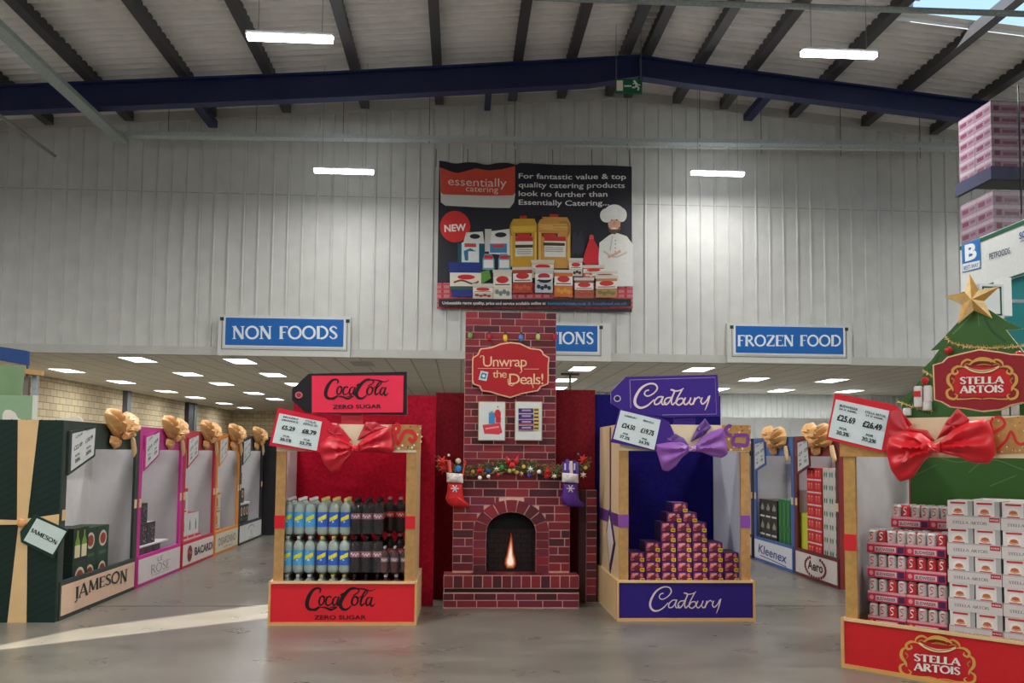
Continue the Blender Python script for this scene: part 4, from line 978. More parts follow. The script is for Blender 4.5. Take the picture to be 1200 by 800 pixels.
for k, (xa, xb) in enumerate(((560, 592.5), (603, 635.5))):
    r = pq.root('poster', ['white framed poster with red and blue sweet packs on the chimney, left', 'white framed poster with purple and yellow chocolate bars on the chimney, right'][k], 'poster')
    q0, q1 = pq.loc(xa, 516), pq.loc(xb, 470.5)
    M().box(q0[0], q1[0], -.01, .02, q0[1], q1[1], (176, 150, 120)).build('frame', CARD, r); M().box(q0[0]+.008, q1[0]-.008, -.013, -.0101, q0[1]+.008, q1[1]-.008, (204, 210, 208)).build('sheet', CARD, r)
    a = pq.art(-.0135, (490, 360, 4.444))
    if k == 0:
        a.poly([(335, 612), (428, 602), (438, 650), (420, 662), (345, 658)], (200, 60, 70)); a.stroke([(350, 632), (420, 622)], 8, (226, 150, 150), False); a.rect(368, 548, 400, 606, (60, 130, 190)); a.rect(376, 540, 392, 552, (120, 160, 120)); a.oval(414, 556, 17, 24, (196, 44, 56)); a.rect(404, 570, 430, 600, (180, 40, 50)); a.oval(415, 518, 4, 3, (50, 50, 60))
    else:
        for i in range(4): a.rect(522, 526+i*30, 600, 552+i*30, (58, 36, 96)); a.rect(540, 532+i*30, 588, 540+i*30, (180, 150, 190)); a.rect(522, 545+i*30, 600, 551+i*30, (180, 90, 100) if i > 1 else (90, 60, 140))
        a.rect(602, 524, 628, 640, (206, 180, 90)); 
        for i in range(6): a.rect(604, 530+i*19, 626, 538+i*19, (70, 50, 60))
    a.build('printed_products', CARD, r)
for i, (q, w, c, cn) in enumerate(((551, 392, (120, 150, 90), 'green'), (573.5, 394, (190, 40, 60), 'red'), (592, 395, (226, 190, 60), 'yellow'), (610.5, 395, (90, 130, 200), 'blue'), (630.5, 394, (170, 180, 110), 'pale green'), (650, 394, (180, 40, 70), 'red'))):
    u, z = pq.loc(q, w); t = thing('fairy_bulb', f'{cn} cut-out fairy bulb on the chimney, {ORD[i+1]} from the left', 'fairy light', pq.world(u, -.02, z), 0, 'fairy bulbs strung across the chimney')
    M().puff([(.026*math.cos(k*.45), .036*math.sin(k*.45)-.012*(math.sin(k*.45) < 0)) for k in range(14)], 0.02, .02, c).build('bulb', GLOSS, t, True)
    M().box(-.012, .012, 0, .02, .03, .052, (50, 60, 50)).build('socket', CARD, t)
lw = []
for i, (q, w) in enumerate(((543, 388), (551, 386.5), (562, 389), (573.5, 387.5), (583, 390), (592, 388), (601, 391), (610.5, 388), (620, 391), (630.5, 388), (641, 390), (651, 388))): lw.append((q, w))
a = pq.art(.012); a.stroke(lw, .7, (40, 60, 44)); tag(a.build('light_string', CARD), 'thin dark string linking the fairy bulbs on the chimney', 'string')

# garland on the mantel
gf = Fr(P(600, 545, 9.44).x, 9.44)
r = gf.root('garland', 'Christmas garland of foliage, baubles, stars and poinsettias along the fireplace mantel', 'garland')
def gl(u): return 556-7*math.exp(-((u-600)/34.)**2)-6*max(0, abs(u-602)/85.)**6*1.2
m = M(); rg = random.Random(8)
ptsT = [(u, gl(u)-9-rg.uniform(0, 3)) for u in range(512, 694, 3)]; ptsB = [(u, gl(u)+3+rg.uniform(-1.5, 2)) for u in range(512, 694, 3)]
M().prism(gf.L(ptsT+ptsB[::-1]), .0, .012, (58, 64, 40)).build('foliage_backing', CARD, r)
m = M()
for i in range(420):
    u = rg.uniform(512, 692); w = gl(u)-rg.uniform(-3, 11); x, z = gf.loc(u, w); L = rg.uniform(.02, .055); t = rg.uniform(0, 6.28); d = Vector((math.cos(t)*L, -.02*rg.random(), math.sin(t)*L)); s_ = Vector((-math.sin(t)*.007, 0, math.cos(t)*.007)); o = Vector((x, -.002-.012*rg.random(), z))
    m.add([o, o+d*.5+s_, o+d, o+d*.5-s_], [(0, 1, 2, 3)], rg.choice([(84, 96, 50), (120, 116, 64), (60, 74, 40), (140, 120, 70), (150, 60, 50)]))
f_ = m.build('foliage', CARD, r); f_['kind'] = 'stuff'
Z6 = lambda u, v: (490+u/5.714, 520+v/5.714)
for (u, v, rr, c) in ((366, 185, 14, (206, 160, 70)), (412, 226, 14, (226, 222, 216)), (470, 180, 14, (40, 80, 160)), (470, 216, 13, (220, 220, 222)), (560, 155, 16, (70, 140, 70)), (535, 205, 12, (190, 50, 50)), (612, 180, 15, (190, 180, 90)), (660, 190, 14, (200, 160, 80)), (706, 152, 13, (226, 180, 90)), (742, 210, 14, (60, 60, 150)), (808, 186, 14, (230, 226, 222)), (925, 185, 13, (60, 120, 60)), (1120, 158, 13, (220, 190, 90)), (976, 208, 12, (220, 190, 100)), (1070, 70, 9, (60, 120, 90)), (205, 75, 9, (226, 220, 200))):
    x, z = gf.loc(*Z6(u, v)); M().ball((x, -.02, z), rr/5.714/110, c, 12, .6).build('bauble', GLOSS, r, True)
def star(x, z, R, rin, n, y0, y1, c, mat, nm, par, rot=math.pi/2):
    pts = [((R if k % 2 == 0 else rin)*math.cos(rot+math.pi*k/n), (R if k % 2 == 0 else rin)*math.sin(rot+math.pi*k/n)) for k in range(2*n)]
    m = M(); v = [(x+p[0], y1, z+p[1]) for p in pts]+[(x, y0, z)]; N = 2*n
    m.add(v, [(k, (k+1) % N, N) for k in range(N)]+[tuple(range(N-1, -1, -1))], c); return m.build(nm, mat, par)
for (u, v, R, c) in ((525, 170, 24, (226, 220, 200)), (690, 200, 20, (226, 200, 150)), (752, 170, 26, (230, 230, 226)), (910, 215, 22, (220, 210, 180)), (1104, 208, 26, (226, 220, 200)), (640, 175, 22, (210, 190, 120))):
    x, z = gf.loc(*Z6(u, v)); star(x, z, R/5.714/112, R/5.714/260, 6, -.05, -.02, c, CARD, 'snowflake_star', r)
for (u, v, R) in ((160, 120, 48), (170, 165, 40), (415, 180, 34), (865, 185, 34), (860, 215, 26), (1105, 105, 40), (215, 150, 26)):
    x, z = gf.loc(*Z6(u, v)); o = star(x, z, R/5.714/112, R/5.714/230, 7, -.055, -.015, (196, 52, 48), CARD, 'poinsettia', r, rg.random())
for pts in ([(625, 110), (590, 80), (585, 125), (600, 140)], [(632, 110), (672, 75), (676, 125), (655, 140)], [(612, 120), (645, 120), (652, 160), (606, 160)]):
    M().puff(gf.L([Z6(*p) for p in pts]), -.02, .03, (196, 36, 44)).build('bow', SATIN, r, True)
# stockings
def stocking(px0, col, toys, label):
    f = Fr(P(px0+9, 570, 9.40).x, 9.40); r = f.root('christmas_stocking', label, 'stocking', 'stockings hung on the fireplace')
    sock = [(0, 45), (17, 45), (17.5, 58), (19, 66), (25, 70.5), (24.5, 74), (6, 73.5), (0, 70), (-3, 64), (-1, 56)]
    M().puff(f.L([(px0+a, 520+b) for a, b in sock]), 0, .045, col, crease=.002, centre=f.loc(px0+9, 581)).build('sock', SATIN, r, True)
    M().puff(f.L([(px0-1.5, 553.5), (px0+17.5, 555), (px0+18, 566), (px0-1.5, 565)]), -.012, .05, (214, 210, 208)).build('cuff', FUZZ, r, True)
    x, z = f.loc(px0+8, 572)
    for k in range(3):
        t = k*math.pi/3; R = .042; d = (math.cos(t)*R, math.sin(t)*R); nn = (-math.sin(t)*.005, math.cos(t)*.005)
        M().prism([(x-d[0]-nn[0], z-d[1]-nn[1]), (x+d[0]-nn[0], z+d[1]-nn[1]), (x+d[0]+nn[0], z+d[1]+nn[1]), (x-d[0]+nn[0], z-d[1]+nn[1])], -.056, -.036, (222, 206, 222)).build('snowflake_arm', CARD, r)
    toys(f, r, px0)
def toysR(f, r, p):
    x, z = f.loc(p+12, 549); M().ball((x, -.01, z), .034, (40, 120, 190), 12, .6).build('blue_bauble', GLOSS, r, True)
    M().cyl((f.loc(p+3, 556)[0], -.005, f.loc(p+3, 556)[1]), (f.loc(p+1, 539)[0], -.005, f.loc(p+1, 539)[1]), .02, (214, 90, 80), 8).build('toy', CARD, r, True)
    x, z = f.loc(p+12, 540); M().ball((x, 0, z), .03, (196, 190, 160), 10, .6).build('toy', CARD, r, True)
    m = M(); q = f.L([(p+17, 560), (p+19, 546), (p+21, 541), (p+18, 540)])
    for a, b in zip(q[:-1], q[1:]): m.cyl((a[0], -.01, a[1]), (b[0], -.01, b[1]), .009, (220, 70, 60), 6)
    m.build('candy_cane', GLOSS, r, True)
def toysP(f, r, p):
    for dx, top, c in ((1, 541, (84, 60, 150)), (5, 538, (90, 70, 160)), (9.5, 540, (226, 210, 200)), (13, 539, (70, 50, 140)), (16, 541, (100, 80, 170))):
        a, b = f.loc(p+dx, 556), f.loc(p+dx-.5, top); M().prism([(a[0]-.017, a[1]), (a[0]+.017, a[1]), (b[0]+.017, b[1]), (b[0]-.017, b[1])], -.02, -.002, c).build('chocolate_bar', GLOSS, r)
    for k in range(3):
        a = f.loc(p+2+k*5.5, 545); M().box(a[0]-.008, a[0]+.008, -.023, -.0201, a[1]-.05, a[1]+.02, (206, 196, 220)).build('bar_stripe', CARD, r)
stocking(525, (206, 34, 40), toysR, 'red Christmas stocking with snowflake at the left end of the mantel')
stocking(660, (80, 36, 134), toysP, 'purple Christmas stocking with snowflake at the right end of the mantel')

# ================================================================== AISLE DISPLAYS
XA = -3.72; XK = 4.6
def gold_bow(r, x, z, s, y=-.02, sx=1):
    c = (222, 172, 112); R = lambda pts: [(x+a*.62, z+b*.27) for a, b in pts]; pole = (x, z)
    K = dict(pole=pole, rings=(1, .94, .84, .7, .54, .36, .18))
    M().puff(R([(.03, -.05), (-.2, .05), (-.5, .45), (-.62, .85), (-.5, 1.08), (-.22, 1.12), (-.02, .85), (.04, .3)]), y, .09, c, crease=.05, ncre=9, **K).build('bow_loop', SATIN, r, True)
    M().puff(R([(.02, -.05), (.07, .4), (.12, .9), (.35, 1.05), (.62, .92), (.78, .5), (.7, .08), (.4, -.12)]), y-.005, .09, c, crease=.05, ncre=9, **K).build('bow_loop', SATIN, r, True)
    M().puff(R([(-.3, .02), (-.05, .0), (.12, -.1), (.1, -.4), (-.12, -.5), (-.34, -.25)]), y, .04, (214, 160, 100), crease=.012).build('bow_tail', SATIN, r, True)
    M().puff(R([(.62, .02), (.76, .0), (.9, -.65), (.8, -.85), (.68, -.5)]), y, .03, (226, 190, 140)).build('bow_tail', SATIN, r, True)
    M().puff(R([(-.1, -.12), (.1, -.12), (.12, .16), (-.1, .16)]), y-.08, .04, (196, 136, 84)).build('bow_knot', SATIN, r, True)
def aisle_unit(f, L, col, edge, label, plinth_col, artfn, tagx=.08, bowx=.75, H=1.87, side=-1, header_art=None, tagcol=None):
    r = f.root('aisle_display', label, 'display unit', 'wrapped display units lining the aisles'); D = 1.0
    for x0 in (0, L-.03): M().box(x0, x0+.03, 0, D, 0, H, col, cols=[edge, (190, 188, 190) if x0 == 0 else col, col, (190, 188, 190) if x0 else col, col, col]).build('end_panel', CARD, r)
    M().box(.03, L-.03, .52, .55, .12, H-.03, (216, 214, 215)).build('back_panel', CARD, r)
    M().box(.03, L-.03, .03, .52, .08, .12, (170, 168, 168)).build('shelf', CARD, r)
    M().box(.03, L-.03, 0, .03, H-.27, H, col).build('header', CARD, r)
    M().box(.03, .10, 0, .03, .36, H-.27, edge).build('front_post', CARD, r); M().box(L-.10, L-.03, 0, .03, .36, H-.27, edge).build('front_post', CARD, r)
    M().box(0.031, L-.031, -.01, .03, 0, .36, edge).build('plinth', CARD, r); M().box(.06, L-.06, -.016, -.0101, .04, .32, plinth_col).build('plinth_panel', CARD, r)
    for x0 in (.028, L-.102): M().box(x0, x0+.075, -.004, -.0001, .93, 1.03, (222, 188, 140)).build('ribbon_band', SATIN, r)
    q = [(tagx, H-.48), (tagx+.02+.36*L/1.6, H-.42), (tagx+.42*L/1.6, H-.02), (tagx+.02, H-.07)]
    q = [(tagx-.02, H-.52), (tagx+.5*L/1.7, H-.34), (tagx+.52*L/1.7, H-.02), (tagx-.02, H-.10)]
    if side > 0: q = [(tagx-.02, H-.52), (tagx+.5*L/1.7, H-.40), (tagx+.44*L/1.7, H-.02), (tagx-.02, H-.06)]
    M().prism(q, -.02, -.005, tagcol or edge).build('price_tag_card', CARD, r)
    cx_ = sum(p[0] for p in q)/4; cz_ = sum(p[1] for p in q)/4; qi = [(cx_+(p[0]-cx_)*.84, cz_+(p[1]-cz_)*.84) for p in q]
    M().prism(qi, -.024, -.0201, (206, 210, 210)).build('price_sheet', CARD, r)
    a = flat(M(), -.0245); O, R_, T_p = qi[0], qi[1], qi[3]
    def w(u, v): return (O[0]+(R_[0]-O[0])*u+(T_p[0]-O[0])*v, O[1]+(R_[1]-O[1])*u+(T_p[1]-O[1])*v)
    for st, u0, v0, u1, v1 in (('£22.49', .08, .5, .44, .62), ('£18.99', .58, .5, .92, .62), ('POR', .14, .3, .34, .36), ('28%', .14, .14, .36, .24), ('POR', .64, .3, .84, .36), ('30%', .62, .14, .86, .24), ('CASE', .12, .82, .42, .88), ('PACK', .6, .82, .88, .88)):
        a.text(st, w(u0, v0), w(u1, v0), w(u0, v1), (50, 50, 56), .02)
    a.build('prices', CARD, r)
    gold_bow(r, .62*L, H-.13, .36, -.03)
    a = flat(M(), -.0165, ox=0, oz=0); artfn(a, L); a.build('plinth_lettering', CARD, r)
    return r
def txt(st, fx0=.15, fx1=.85, z0=.12, z1=.25, col=(30, 44, 40), bold=.01, sf=False):
    def fn(a, L):
        if sf: serif(a, st, (L*fx0, z0), (L*fx1, z0), (L*fx0, z1), col, 1.1)
        else: a.text(st, (L*fx0, z0), (L*fx1, z0), (L*fx0, z1), col, bold)
    return fn
def curve_jameson(a, L):
    W = sum(SER[c][0] for c in 'JAMESON'); x = 0
    for c in 'JAMESON':
        w = SER[c][0]; u = (x+w/2)/W; dz = .05*(1-(2*u-1)**2); s = .13+.03*abs(2*u-1)
        serif(a, c, (L*.16+L*.7*x/W, .12+dz), (L*.16+L*.7*(x+w)/W, .12+dz), (L*.16+L*.7*x/W, .12+dz+s-.02), (24, 40, 38), 1.0); x += w
def aero_bacardi(a, L):
    a.oval(L*.22, .18, .115, .115, (150, 40, 50)); a.oval(L*.22, .18, .095, .095, (96, 26, 40)); a.stroke([(L*.15, .17), (L*.2, .22), (L*.24, .18), (L*.29, .2)], .03, (180, 90, 80)); a.text('BACARDI', (L*.36, .13), (L*.94, .13), (L*.36, .24), (40, 24, 30), .03)
def rose(a, L):
    serif(a, 'ROSE', (L*.28, .10), (L*.72, .10), (L*.28, .21), (120, 116, 118), .6); a.text('LE', (L*.42, .23), (L*.54, .23), (L*.42, .29), (130, 126, 128)); a.stroke([(L*.3, .08), (L*.7, .08)], .006, (150, 150, 150), False)
def honey(a, L): a.text('DISARONNO', (L*.14, .13), (L*.86, .13), (L*.14, .25), (60, 56, 56), .0); a.text('ORIGINALE', (L*.32, .07), (L*.7, .07), (L*.32, .10), (110, 100, 90))
def jd(a, L): a.stroke([(L*.36, .22), (L*.42, .27), (L*.5, .285), (L*.58, .27), (L*.64, .22)], .03, (150, 150, 150)); a.oval(L*.5, .16, .05, .06, (170, 170, 170)); a.rect(L*.4, .05, L*.6, .08, (170, 170, 170))
def kleenex(a, L):
    a.text('Kleenex', (L*.14, .13), (L*.84, .10), (L*.16, .26), (30, 44, 130), .012); a.stroke([(L*.2, .09), (L*.5, .075), (L*.84, .05)], .012, (30, 44, 130))
def aero(a, L):
    for k in range(22):
        t = math.radians(-240+k*300/21); a.oval(L*.5+.33*math.cos(t), .18+.13*math.sin(t)-.01, .035, .022, (120, 24, 36), 8)
        a.lay -= 1
    a.text('Aero', (L*.33, .13), (L*.67, .13), (L*.33, .25), (60, 20, 30), .03)

def fL(Y): return Fr(XA, Y, math.pi/2)
def Yof(px, py, X): return XP(px, py, X).y
ys = [G(87, 728.5).y, Yof(158, 692, XA), Yof(211, 671, XA), Yof(250, 654, XA), Yof(278.5, 642, XA), Yof(306, 629, XA)]
print('aisle ys', ys)
DG = (18, 44, 36); MG = (196, 44, 140)
u1 = aisle_unit(fL(ys[0]), ys[1]-ys[0]-.02, (34, 52, 46), (46, 56, 52), 'dark green wrapped display unit with JAMESON plinth and gold ribbon, nearest on the left', (222, 190, 166), curve_jameson, .10, 1.15, side=-1)
u2 = aisle_unit(fL(ys[1]), ys[2]-ys[1]-.02, (190, 60, 140), MG, 'magenta pink display unit beside the dark green one', (214, 206, 206), rose, .12, .85)
u3 = aisle_unit(fL(ys[2]), ys[3]-ys[2]-.02, (170, 62, 66), (186, 40, 60), 'red display unit with BACARDI plinth in the left aisle', (214, 200, 196), aero_bacardi, .12, .85)
u4 = aisle_unit(fL(ys[3]), ys[4]-ys[3]-.02, (206, 130, 50), (206, 130, 50), 'orange display unit beyond the red one in the left aisle', (206, 196, 176), honey, .12, .85)
u5 = aisle_unit(fL(ys[4]), ys[5]-ys[4]-.02, (64, 64, 66), (38, 38, 42), 'black and white display unit beyond the orange one in the left aisle', (200, 200, 198), jd, .12, .85)
u6 = aisle_unit(Fr(-3.45, 17.3, math.pi/2), 1.4, (30, 28, 32), (26, 24, 28), 'black display unit farthest down the left aisle, beside the tan post', (204, 204, 206), jd, .12, .85)
# the big wrapped end of the first unit, facing the hall
f1 = Fr(XA-1.0, ys[0])
H1 = 1.87
m = M().box(-.06, 1.0, -.03, 0, 0, H1, (14, 40, 34)); e = m.build('wrapped_end_panel', CARD, u1)
e.rotation_euler = (0, 0, -math.pi/2); e.location = (0, 1.0, 0)
x_r = f1.loc(28, 610)[0]
for nm, pts, c in (('vertical_ribbon', [(x_r-.045, f1.loc(27, 612)[1]), (x_r+.045, f1.loc(27, 612)[1]), (x_r+.11, H1), (x_r-.08, H1)], (216, 182, 132)), ('vertical_ribbon', [(x_r-.09, 0), (x_r+.08, 0), (x_r+.05, f1.loc(27, 612)[1]), (x_r-.03, f1.loc(27, 612)[1])], (216, 182, 132))):
    o = M().prism(pts, -.036, -.0301, c).build(nm, SATIN, u1); o.rotation_euler = (0, 0, -math.pi/2); o.location = (0, 1.0, 0)
for pts in ([(-.06, f1.loc(0, 616)[1]), (-.06, f1.loc(0, 607)[1]), (x_r, f1.loc(26, 609)[1]), (x_r, f1.loc(26, 614)[1])], [(x_r, f1.loc(26, 614)[1]), (x_r, f1.loc(26, 608)[1]), (1.0, f1.loc(97, 602)[1]), (1.0, f1.loc(97, 617)[1])]):
    o = M().prism(pts, -.037, -.0301, (220, 184, 134)).build('horizontal_ribbon', SATIN, u1); o.rotation_euler = (0, 0, -math.pi/2); o.location = (0, 1.0, 0)
o = M().ball((x_r, -.05, f1.loc(26, 612)[1]), .04, (222, 160, 100), 12, .5).build('ribbon_knot', SATIN, u1, True); o.rotation_euler = (0, 0, -math.pi/2); o.location = (0, 1.0, 0)
# chevron lines of the wrap
m = flat(M(), -.0305)
for k in range(34):
    z = -.4+k*.07; m.lay = 1
    p0, p1 = (-.06, z), (1.0, z+.55); 
    za, zb_ = max(z, 0), min(z+.55, H1)
    if zb_ > za: m.stroke([(-.06+(za-z)/.55*1.06, za), (-.06+(zb_-z)/.55*1.06, zb_)], .012, (10, 30, 26), False)
o = m.build('wrap_pattern', CARD, u1); o.rotation_euler = (0, 0, -math.pi/2); o.location = (0, 1.0, 0)
rr = f1.root('gift_tag', 'tilted white gift tag reading JAMESON on the dark green wrapped end', 'gift tag')
q = zz([(150, 228), (292, 292), (230, 415), (92, 345), (88, 300)], 0, 540, 3.64)
M().prism(f1.L(q, -.04), -.052, -.042, (22, 54, 44)).build('tag_card', CARD, rr); M().prism(f1.L(zz([(158, 244), (284, 300), (226, 398), (102, 338)], 0, 540, 3.64), -.05), -.056, -.0521, (196, 212, 208)).build('tag_face', CARD, rr)
a = f1.art(-.057, (0, 540, 3.64)); serif(a, 'JAMESON', (128, 300), (240, 358), (136, 284), (24, 36, 36), 1.2); a.build('lettering', CARD, rr)

# -------- cartons on the aisle displays
def carton_mesh(nm, w, d, h, cols, artfn=None, mat=CARD):
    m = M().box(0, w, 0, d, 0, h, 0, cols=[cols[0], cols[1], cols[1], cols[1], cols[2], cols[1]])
    if artfn: flat(m, 0); artfn(m, w, h)
    return m.mesh(nm, mat)
def stack(f, x0, x1, z0, z1, nx, nz, yo, d, cols, artfn, nm, lab, cat, grp=None, mask=None):
    w = (x1-x0)/nx; h = (z1-z0)/nz; me = carton_mesh(nm, w-.006, d, h-.0005, cols, artfn)
    for j in range(nz):
        for i in range(nx):
            if mask and not mask(i, j): continue
            o = link(nm, me); o.location = f.world(x0+i*w, yo, z0+j*h); o.rotation_euler = (0, 0, f.a)
            s = lab
            if nx > 1: s += f', {ORD[i+1]} from the left'
            if nz > 1: s += f', {ORD[j+1]} layer up'
            tag(o, s, cat, grp)
def bottles2(m, w, h):
    for k in (.28, .72):
        m.poly([(w*(k-.15), h*.3), (w*(k+.15), h*.3), (w*(k+.15), h*.6), (w*(k+.05), h*.75), (w*(k+.05), h*.92), (w*(k-.05), h*.92), (w*(k-.05), h*.75), (w*(k-.15), h*.6)], (110, 150, 60)); m.rect(w*(k-.17), h*.14, w*(k+.17), h*.5, (214, 206, 170))
def oval1(m, w, h): m.oval(w*.5, h*.6, w*.32, h*.26, (206, 200, 180)); m.oval(w*.5, h*.6, w*.24, h*.18, (150, 60, 50)); m.rect(w*.2, h*.1, w*.8, h*.2, (60, 100, 70))
def specks(c):
    def fn(m, w, h):
        r_ = random.Random(5)
        for i in range(12): m.oval(w*r_.uniform(.1, .9), h*r_.uniform(.1, .9), w*.05, h*.05, r_.choice(c), 6); m.lay = 1
    return fn
def tick(c1, c2):
    def fn(m, w, h): m.rect(w*.05, h*.86, w*.95, h*.98, c1); m.poly([(w*.4, h*.2), (w*.6, h*.2), (w*.6, h*.5), (w*.54, h*.7), (w*.46, h*.7), (w*.4, h*.5)], c2); m.rect(w*.2, h*.08, w*.8, h*.14, c1)
    return fn
f = fL(ys[0]); zs = .121
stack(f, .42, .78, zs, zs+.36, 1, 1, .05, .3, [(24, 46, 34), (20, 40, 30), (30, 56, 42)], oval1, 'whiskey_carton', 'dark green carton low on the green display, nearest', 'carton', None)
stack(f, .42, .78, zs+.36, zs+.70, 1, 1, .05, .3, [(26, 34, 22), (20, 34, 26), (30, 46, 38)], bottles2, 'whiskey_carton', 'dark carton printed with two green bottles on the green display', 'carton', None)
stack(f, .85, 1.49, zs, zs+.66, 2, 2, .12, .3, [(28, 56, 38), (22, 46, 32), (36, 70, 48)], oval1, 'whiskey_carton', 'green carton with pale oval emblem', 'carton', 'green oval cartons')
f = fL(ys[1])
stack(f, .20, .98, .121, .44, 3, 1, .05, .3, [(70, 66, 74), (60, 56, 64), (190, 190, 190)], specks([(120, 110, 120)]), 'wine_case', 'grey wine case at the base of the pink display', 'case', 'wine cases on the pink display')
tag(M().box(.20, 1.2, .03, .4, .441, .46, (216, 216, 216)).build('white_tray', CARD), 'white tray sheet under the dark wine cases', 'tray')
bpy.data.objects['white_tray'].location = f.world(0, 0); bpy.data.objects['white_tray'].rotation_euler = (0, 0, f.a)
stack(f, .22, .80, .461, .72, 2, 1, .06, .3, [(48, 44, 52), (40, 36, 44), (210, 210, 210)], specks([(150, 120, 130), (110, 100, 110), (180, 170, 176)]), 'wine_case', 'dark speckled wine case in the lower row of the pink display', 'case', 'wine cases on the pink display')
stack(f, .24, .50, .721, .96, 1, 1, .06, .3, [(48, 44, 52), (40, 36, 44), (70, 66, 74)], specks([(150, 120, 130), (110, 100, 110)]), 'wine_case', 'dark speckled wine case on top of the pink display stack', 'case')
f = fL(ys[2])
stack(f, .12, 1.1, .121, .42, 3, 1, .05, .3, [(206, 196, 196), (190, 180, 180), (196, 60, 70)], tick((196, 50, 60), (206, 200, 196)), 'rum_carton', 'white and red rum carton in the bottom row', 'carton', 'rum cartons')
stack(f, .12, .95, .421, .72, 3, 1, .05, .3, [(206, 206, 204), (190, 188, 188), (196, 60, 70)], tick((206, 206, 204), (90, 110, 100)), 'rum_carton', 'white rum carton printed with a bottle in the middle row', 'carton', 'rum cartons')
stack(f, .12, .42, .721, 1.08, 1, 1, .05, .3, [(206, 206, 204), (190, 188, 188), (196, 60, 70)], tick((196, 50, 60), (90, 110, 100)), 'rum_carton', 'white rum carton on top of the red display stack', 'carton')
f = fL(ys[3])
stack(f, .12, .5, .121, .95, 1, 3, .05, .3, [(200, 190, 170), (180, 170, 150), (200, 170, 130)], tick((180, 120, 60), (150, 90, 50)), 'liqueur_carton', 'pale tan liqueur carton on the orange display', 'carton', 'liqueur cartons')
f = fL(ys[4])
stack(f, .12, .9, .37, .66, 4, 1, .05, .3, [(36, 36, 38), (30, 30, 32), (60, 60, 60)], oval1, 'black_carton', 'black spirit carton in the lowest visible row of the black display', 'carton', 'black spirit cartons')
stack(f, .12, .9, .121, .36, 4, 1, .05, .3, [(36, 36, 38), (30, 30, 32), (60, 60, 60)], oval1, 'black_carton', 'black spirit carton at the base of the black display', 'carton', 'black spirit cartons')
tag(M().box(.1, 1.0, .05, .4, .66, .70, (210, 210, 210)).build('white_shelf_tray', CARD), 'white tray between black cartons on the black display', 'tray')
bpy.data.objects['white_shelf_tray'].location = f.world(0, 0); bpy.data.objects['white_shelf_tray'].rotation_euler = (0, 0, f.a)
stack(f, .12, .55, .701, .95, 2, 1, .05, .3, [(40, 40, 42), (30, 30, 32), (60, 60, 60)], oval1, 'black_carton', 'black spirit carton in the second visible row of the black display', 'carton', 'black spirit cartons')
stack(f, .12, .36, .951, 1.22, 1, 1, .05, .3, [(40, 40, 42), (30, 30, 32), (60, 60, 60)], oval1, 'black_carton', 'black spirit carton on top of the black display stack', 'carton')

# right aisle
yk0 = Yof(985, 687, XK); yk1 = Yof(932, 668.5, XK); yk2 = Yof(884, 651, XK)
fA = Fr(XK, yk1, -math.pi/2); fK = Fr(XK, yk2, -math.pi/2); print('right ys', yk0, yk1, yk2)
ua = aisle_unit(fA, yk1-yk0, (130, 50, 50), (100, 30, 40), 'dark red display unit with berry wreath logo in the right aisle', (212, 206, 200), aero, .18, .95, side=1)
uk = aisle_unit(fK, yk2-yk1-.02, (84, 118, 178), (70, 96, 160), 'blue display unit with Kleenex plinth in the right aisle', (212, 216, 224), kleenex, .12, .95, side=1)
u8 = aisle_unit(Fr(XK, yk2+1.7, -math.pi/2), 1.66, (40, 34, 50), (44, 34, 52), 'dark display unit farthest down the right aisle behind the chocolate stand', (200, 200, 200), (lambda a, L: a.stroke([(L*.3, .18), (L*.7, .18)], .01, (150, 150, 150), False)), .12, .85, side=1)
LK = yk2-yk1; LA = yk1-yk0
def lx(f, px, py, yo): return f.loc(px, py, yo)
def tissues(m, w, h): m.rect(w*.1, h*.1, w*.9, h*.9, (44, 42, 36)); m.poly([(w*.2, h*.5), (w*.5, h*.8), (w*.8, h*.55), (w*.7, h*.4), (w*.3, h*.4)], (150, 150, 130)); m.rect(w*.1, h*.02, w*.9, h*.12, (206, 206, 200))
def greenp(m, w, h): m.stroke([(w*.3, h*.1), (w*.5, h*.5), (w*.4, h*.9)], w*.2, (70, 150, 70)); m.rect(w*.7, h*.1, w*.9, h*.9, (20, 90, 50))
k0 = fK.loc(890.5, 620, .06)[0]; k1 = fK.loc(911, 620, .06)[0]; k2 = fK.loc(925, 620, .06)[0]
stack(fK, k0, k1, .121, .94, 3, 3, .06, .3, [(50, 46, 40), (40, 38, 34), (80, 76, 70)], tissues, 'tissue_pack', 'dark printed tissue pack, blue display', 'tissue pack', 'dark tissue packs')
stack(fK, k1, k2, .121, .97, 3, 2, .08, .3, [(40, 116, 60), (30, 90, 50), (60, 140, 80)], greenp, 'tissue_pack', 'green tissue pack on the blue display', 'tissue pack', 'green tissue packs')
stack(fK, k2+.01, min(k2+.26, LK-.14), .121, 1.0, 1, 2, .08, .3, [(70, 110, 190), (60, 90, 160), (90, 130, 200)], None, 'tissue_pack', 'blue tissue pack at the right of the blue display', 'tissue pack', 'blue tissue packs')
a0 = fA.loc(937.5, 620, .06)[0]; a1 = fA.loc(946.5, 620, .06)[0]; a2 = fA.loc(963, 600, .06)[0]; a3 = min(fA.loc(983, 600, .06)[0], LA-.04)
def choc(c):
    def fn(m, w, h):
        m.rect(0, 0, w, h*.12, (214, 204, 200)); 
        for k in range(2): m.oval(w*(.3+.4*k), h*.55, w*.12, h*.26, c, 10); m.rect(w*(.22+.4*k), h*.7, w*(.38+.4*k), h*.78, (220, 200, 190))
    return fn
zt = fA.loc(975, 549, .06)[1]; ztl = fA.loc(940, 601, .06)[1]
stack(fA, a0, a1, .121, ztl, 1, 4, .06, .3, [(196, 206, 60), (170, 180, 50), (210, 216, 90)], None, 'lime_box', 'lime green box at the left of the dark red display', 'box', 'lime green boxes')
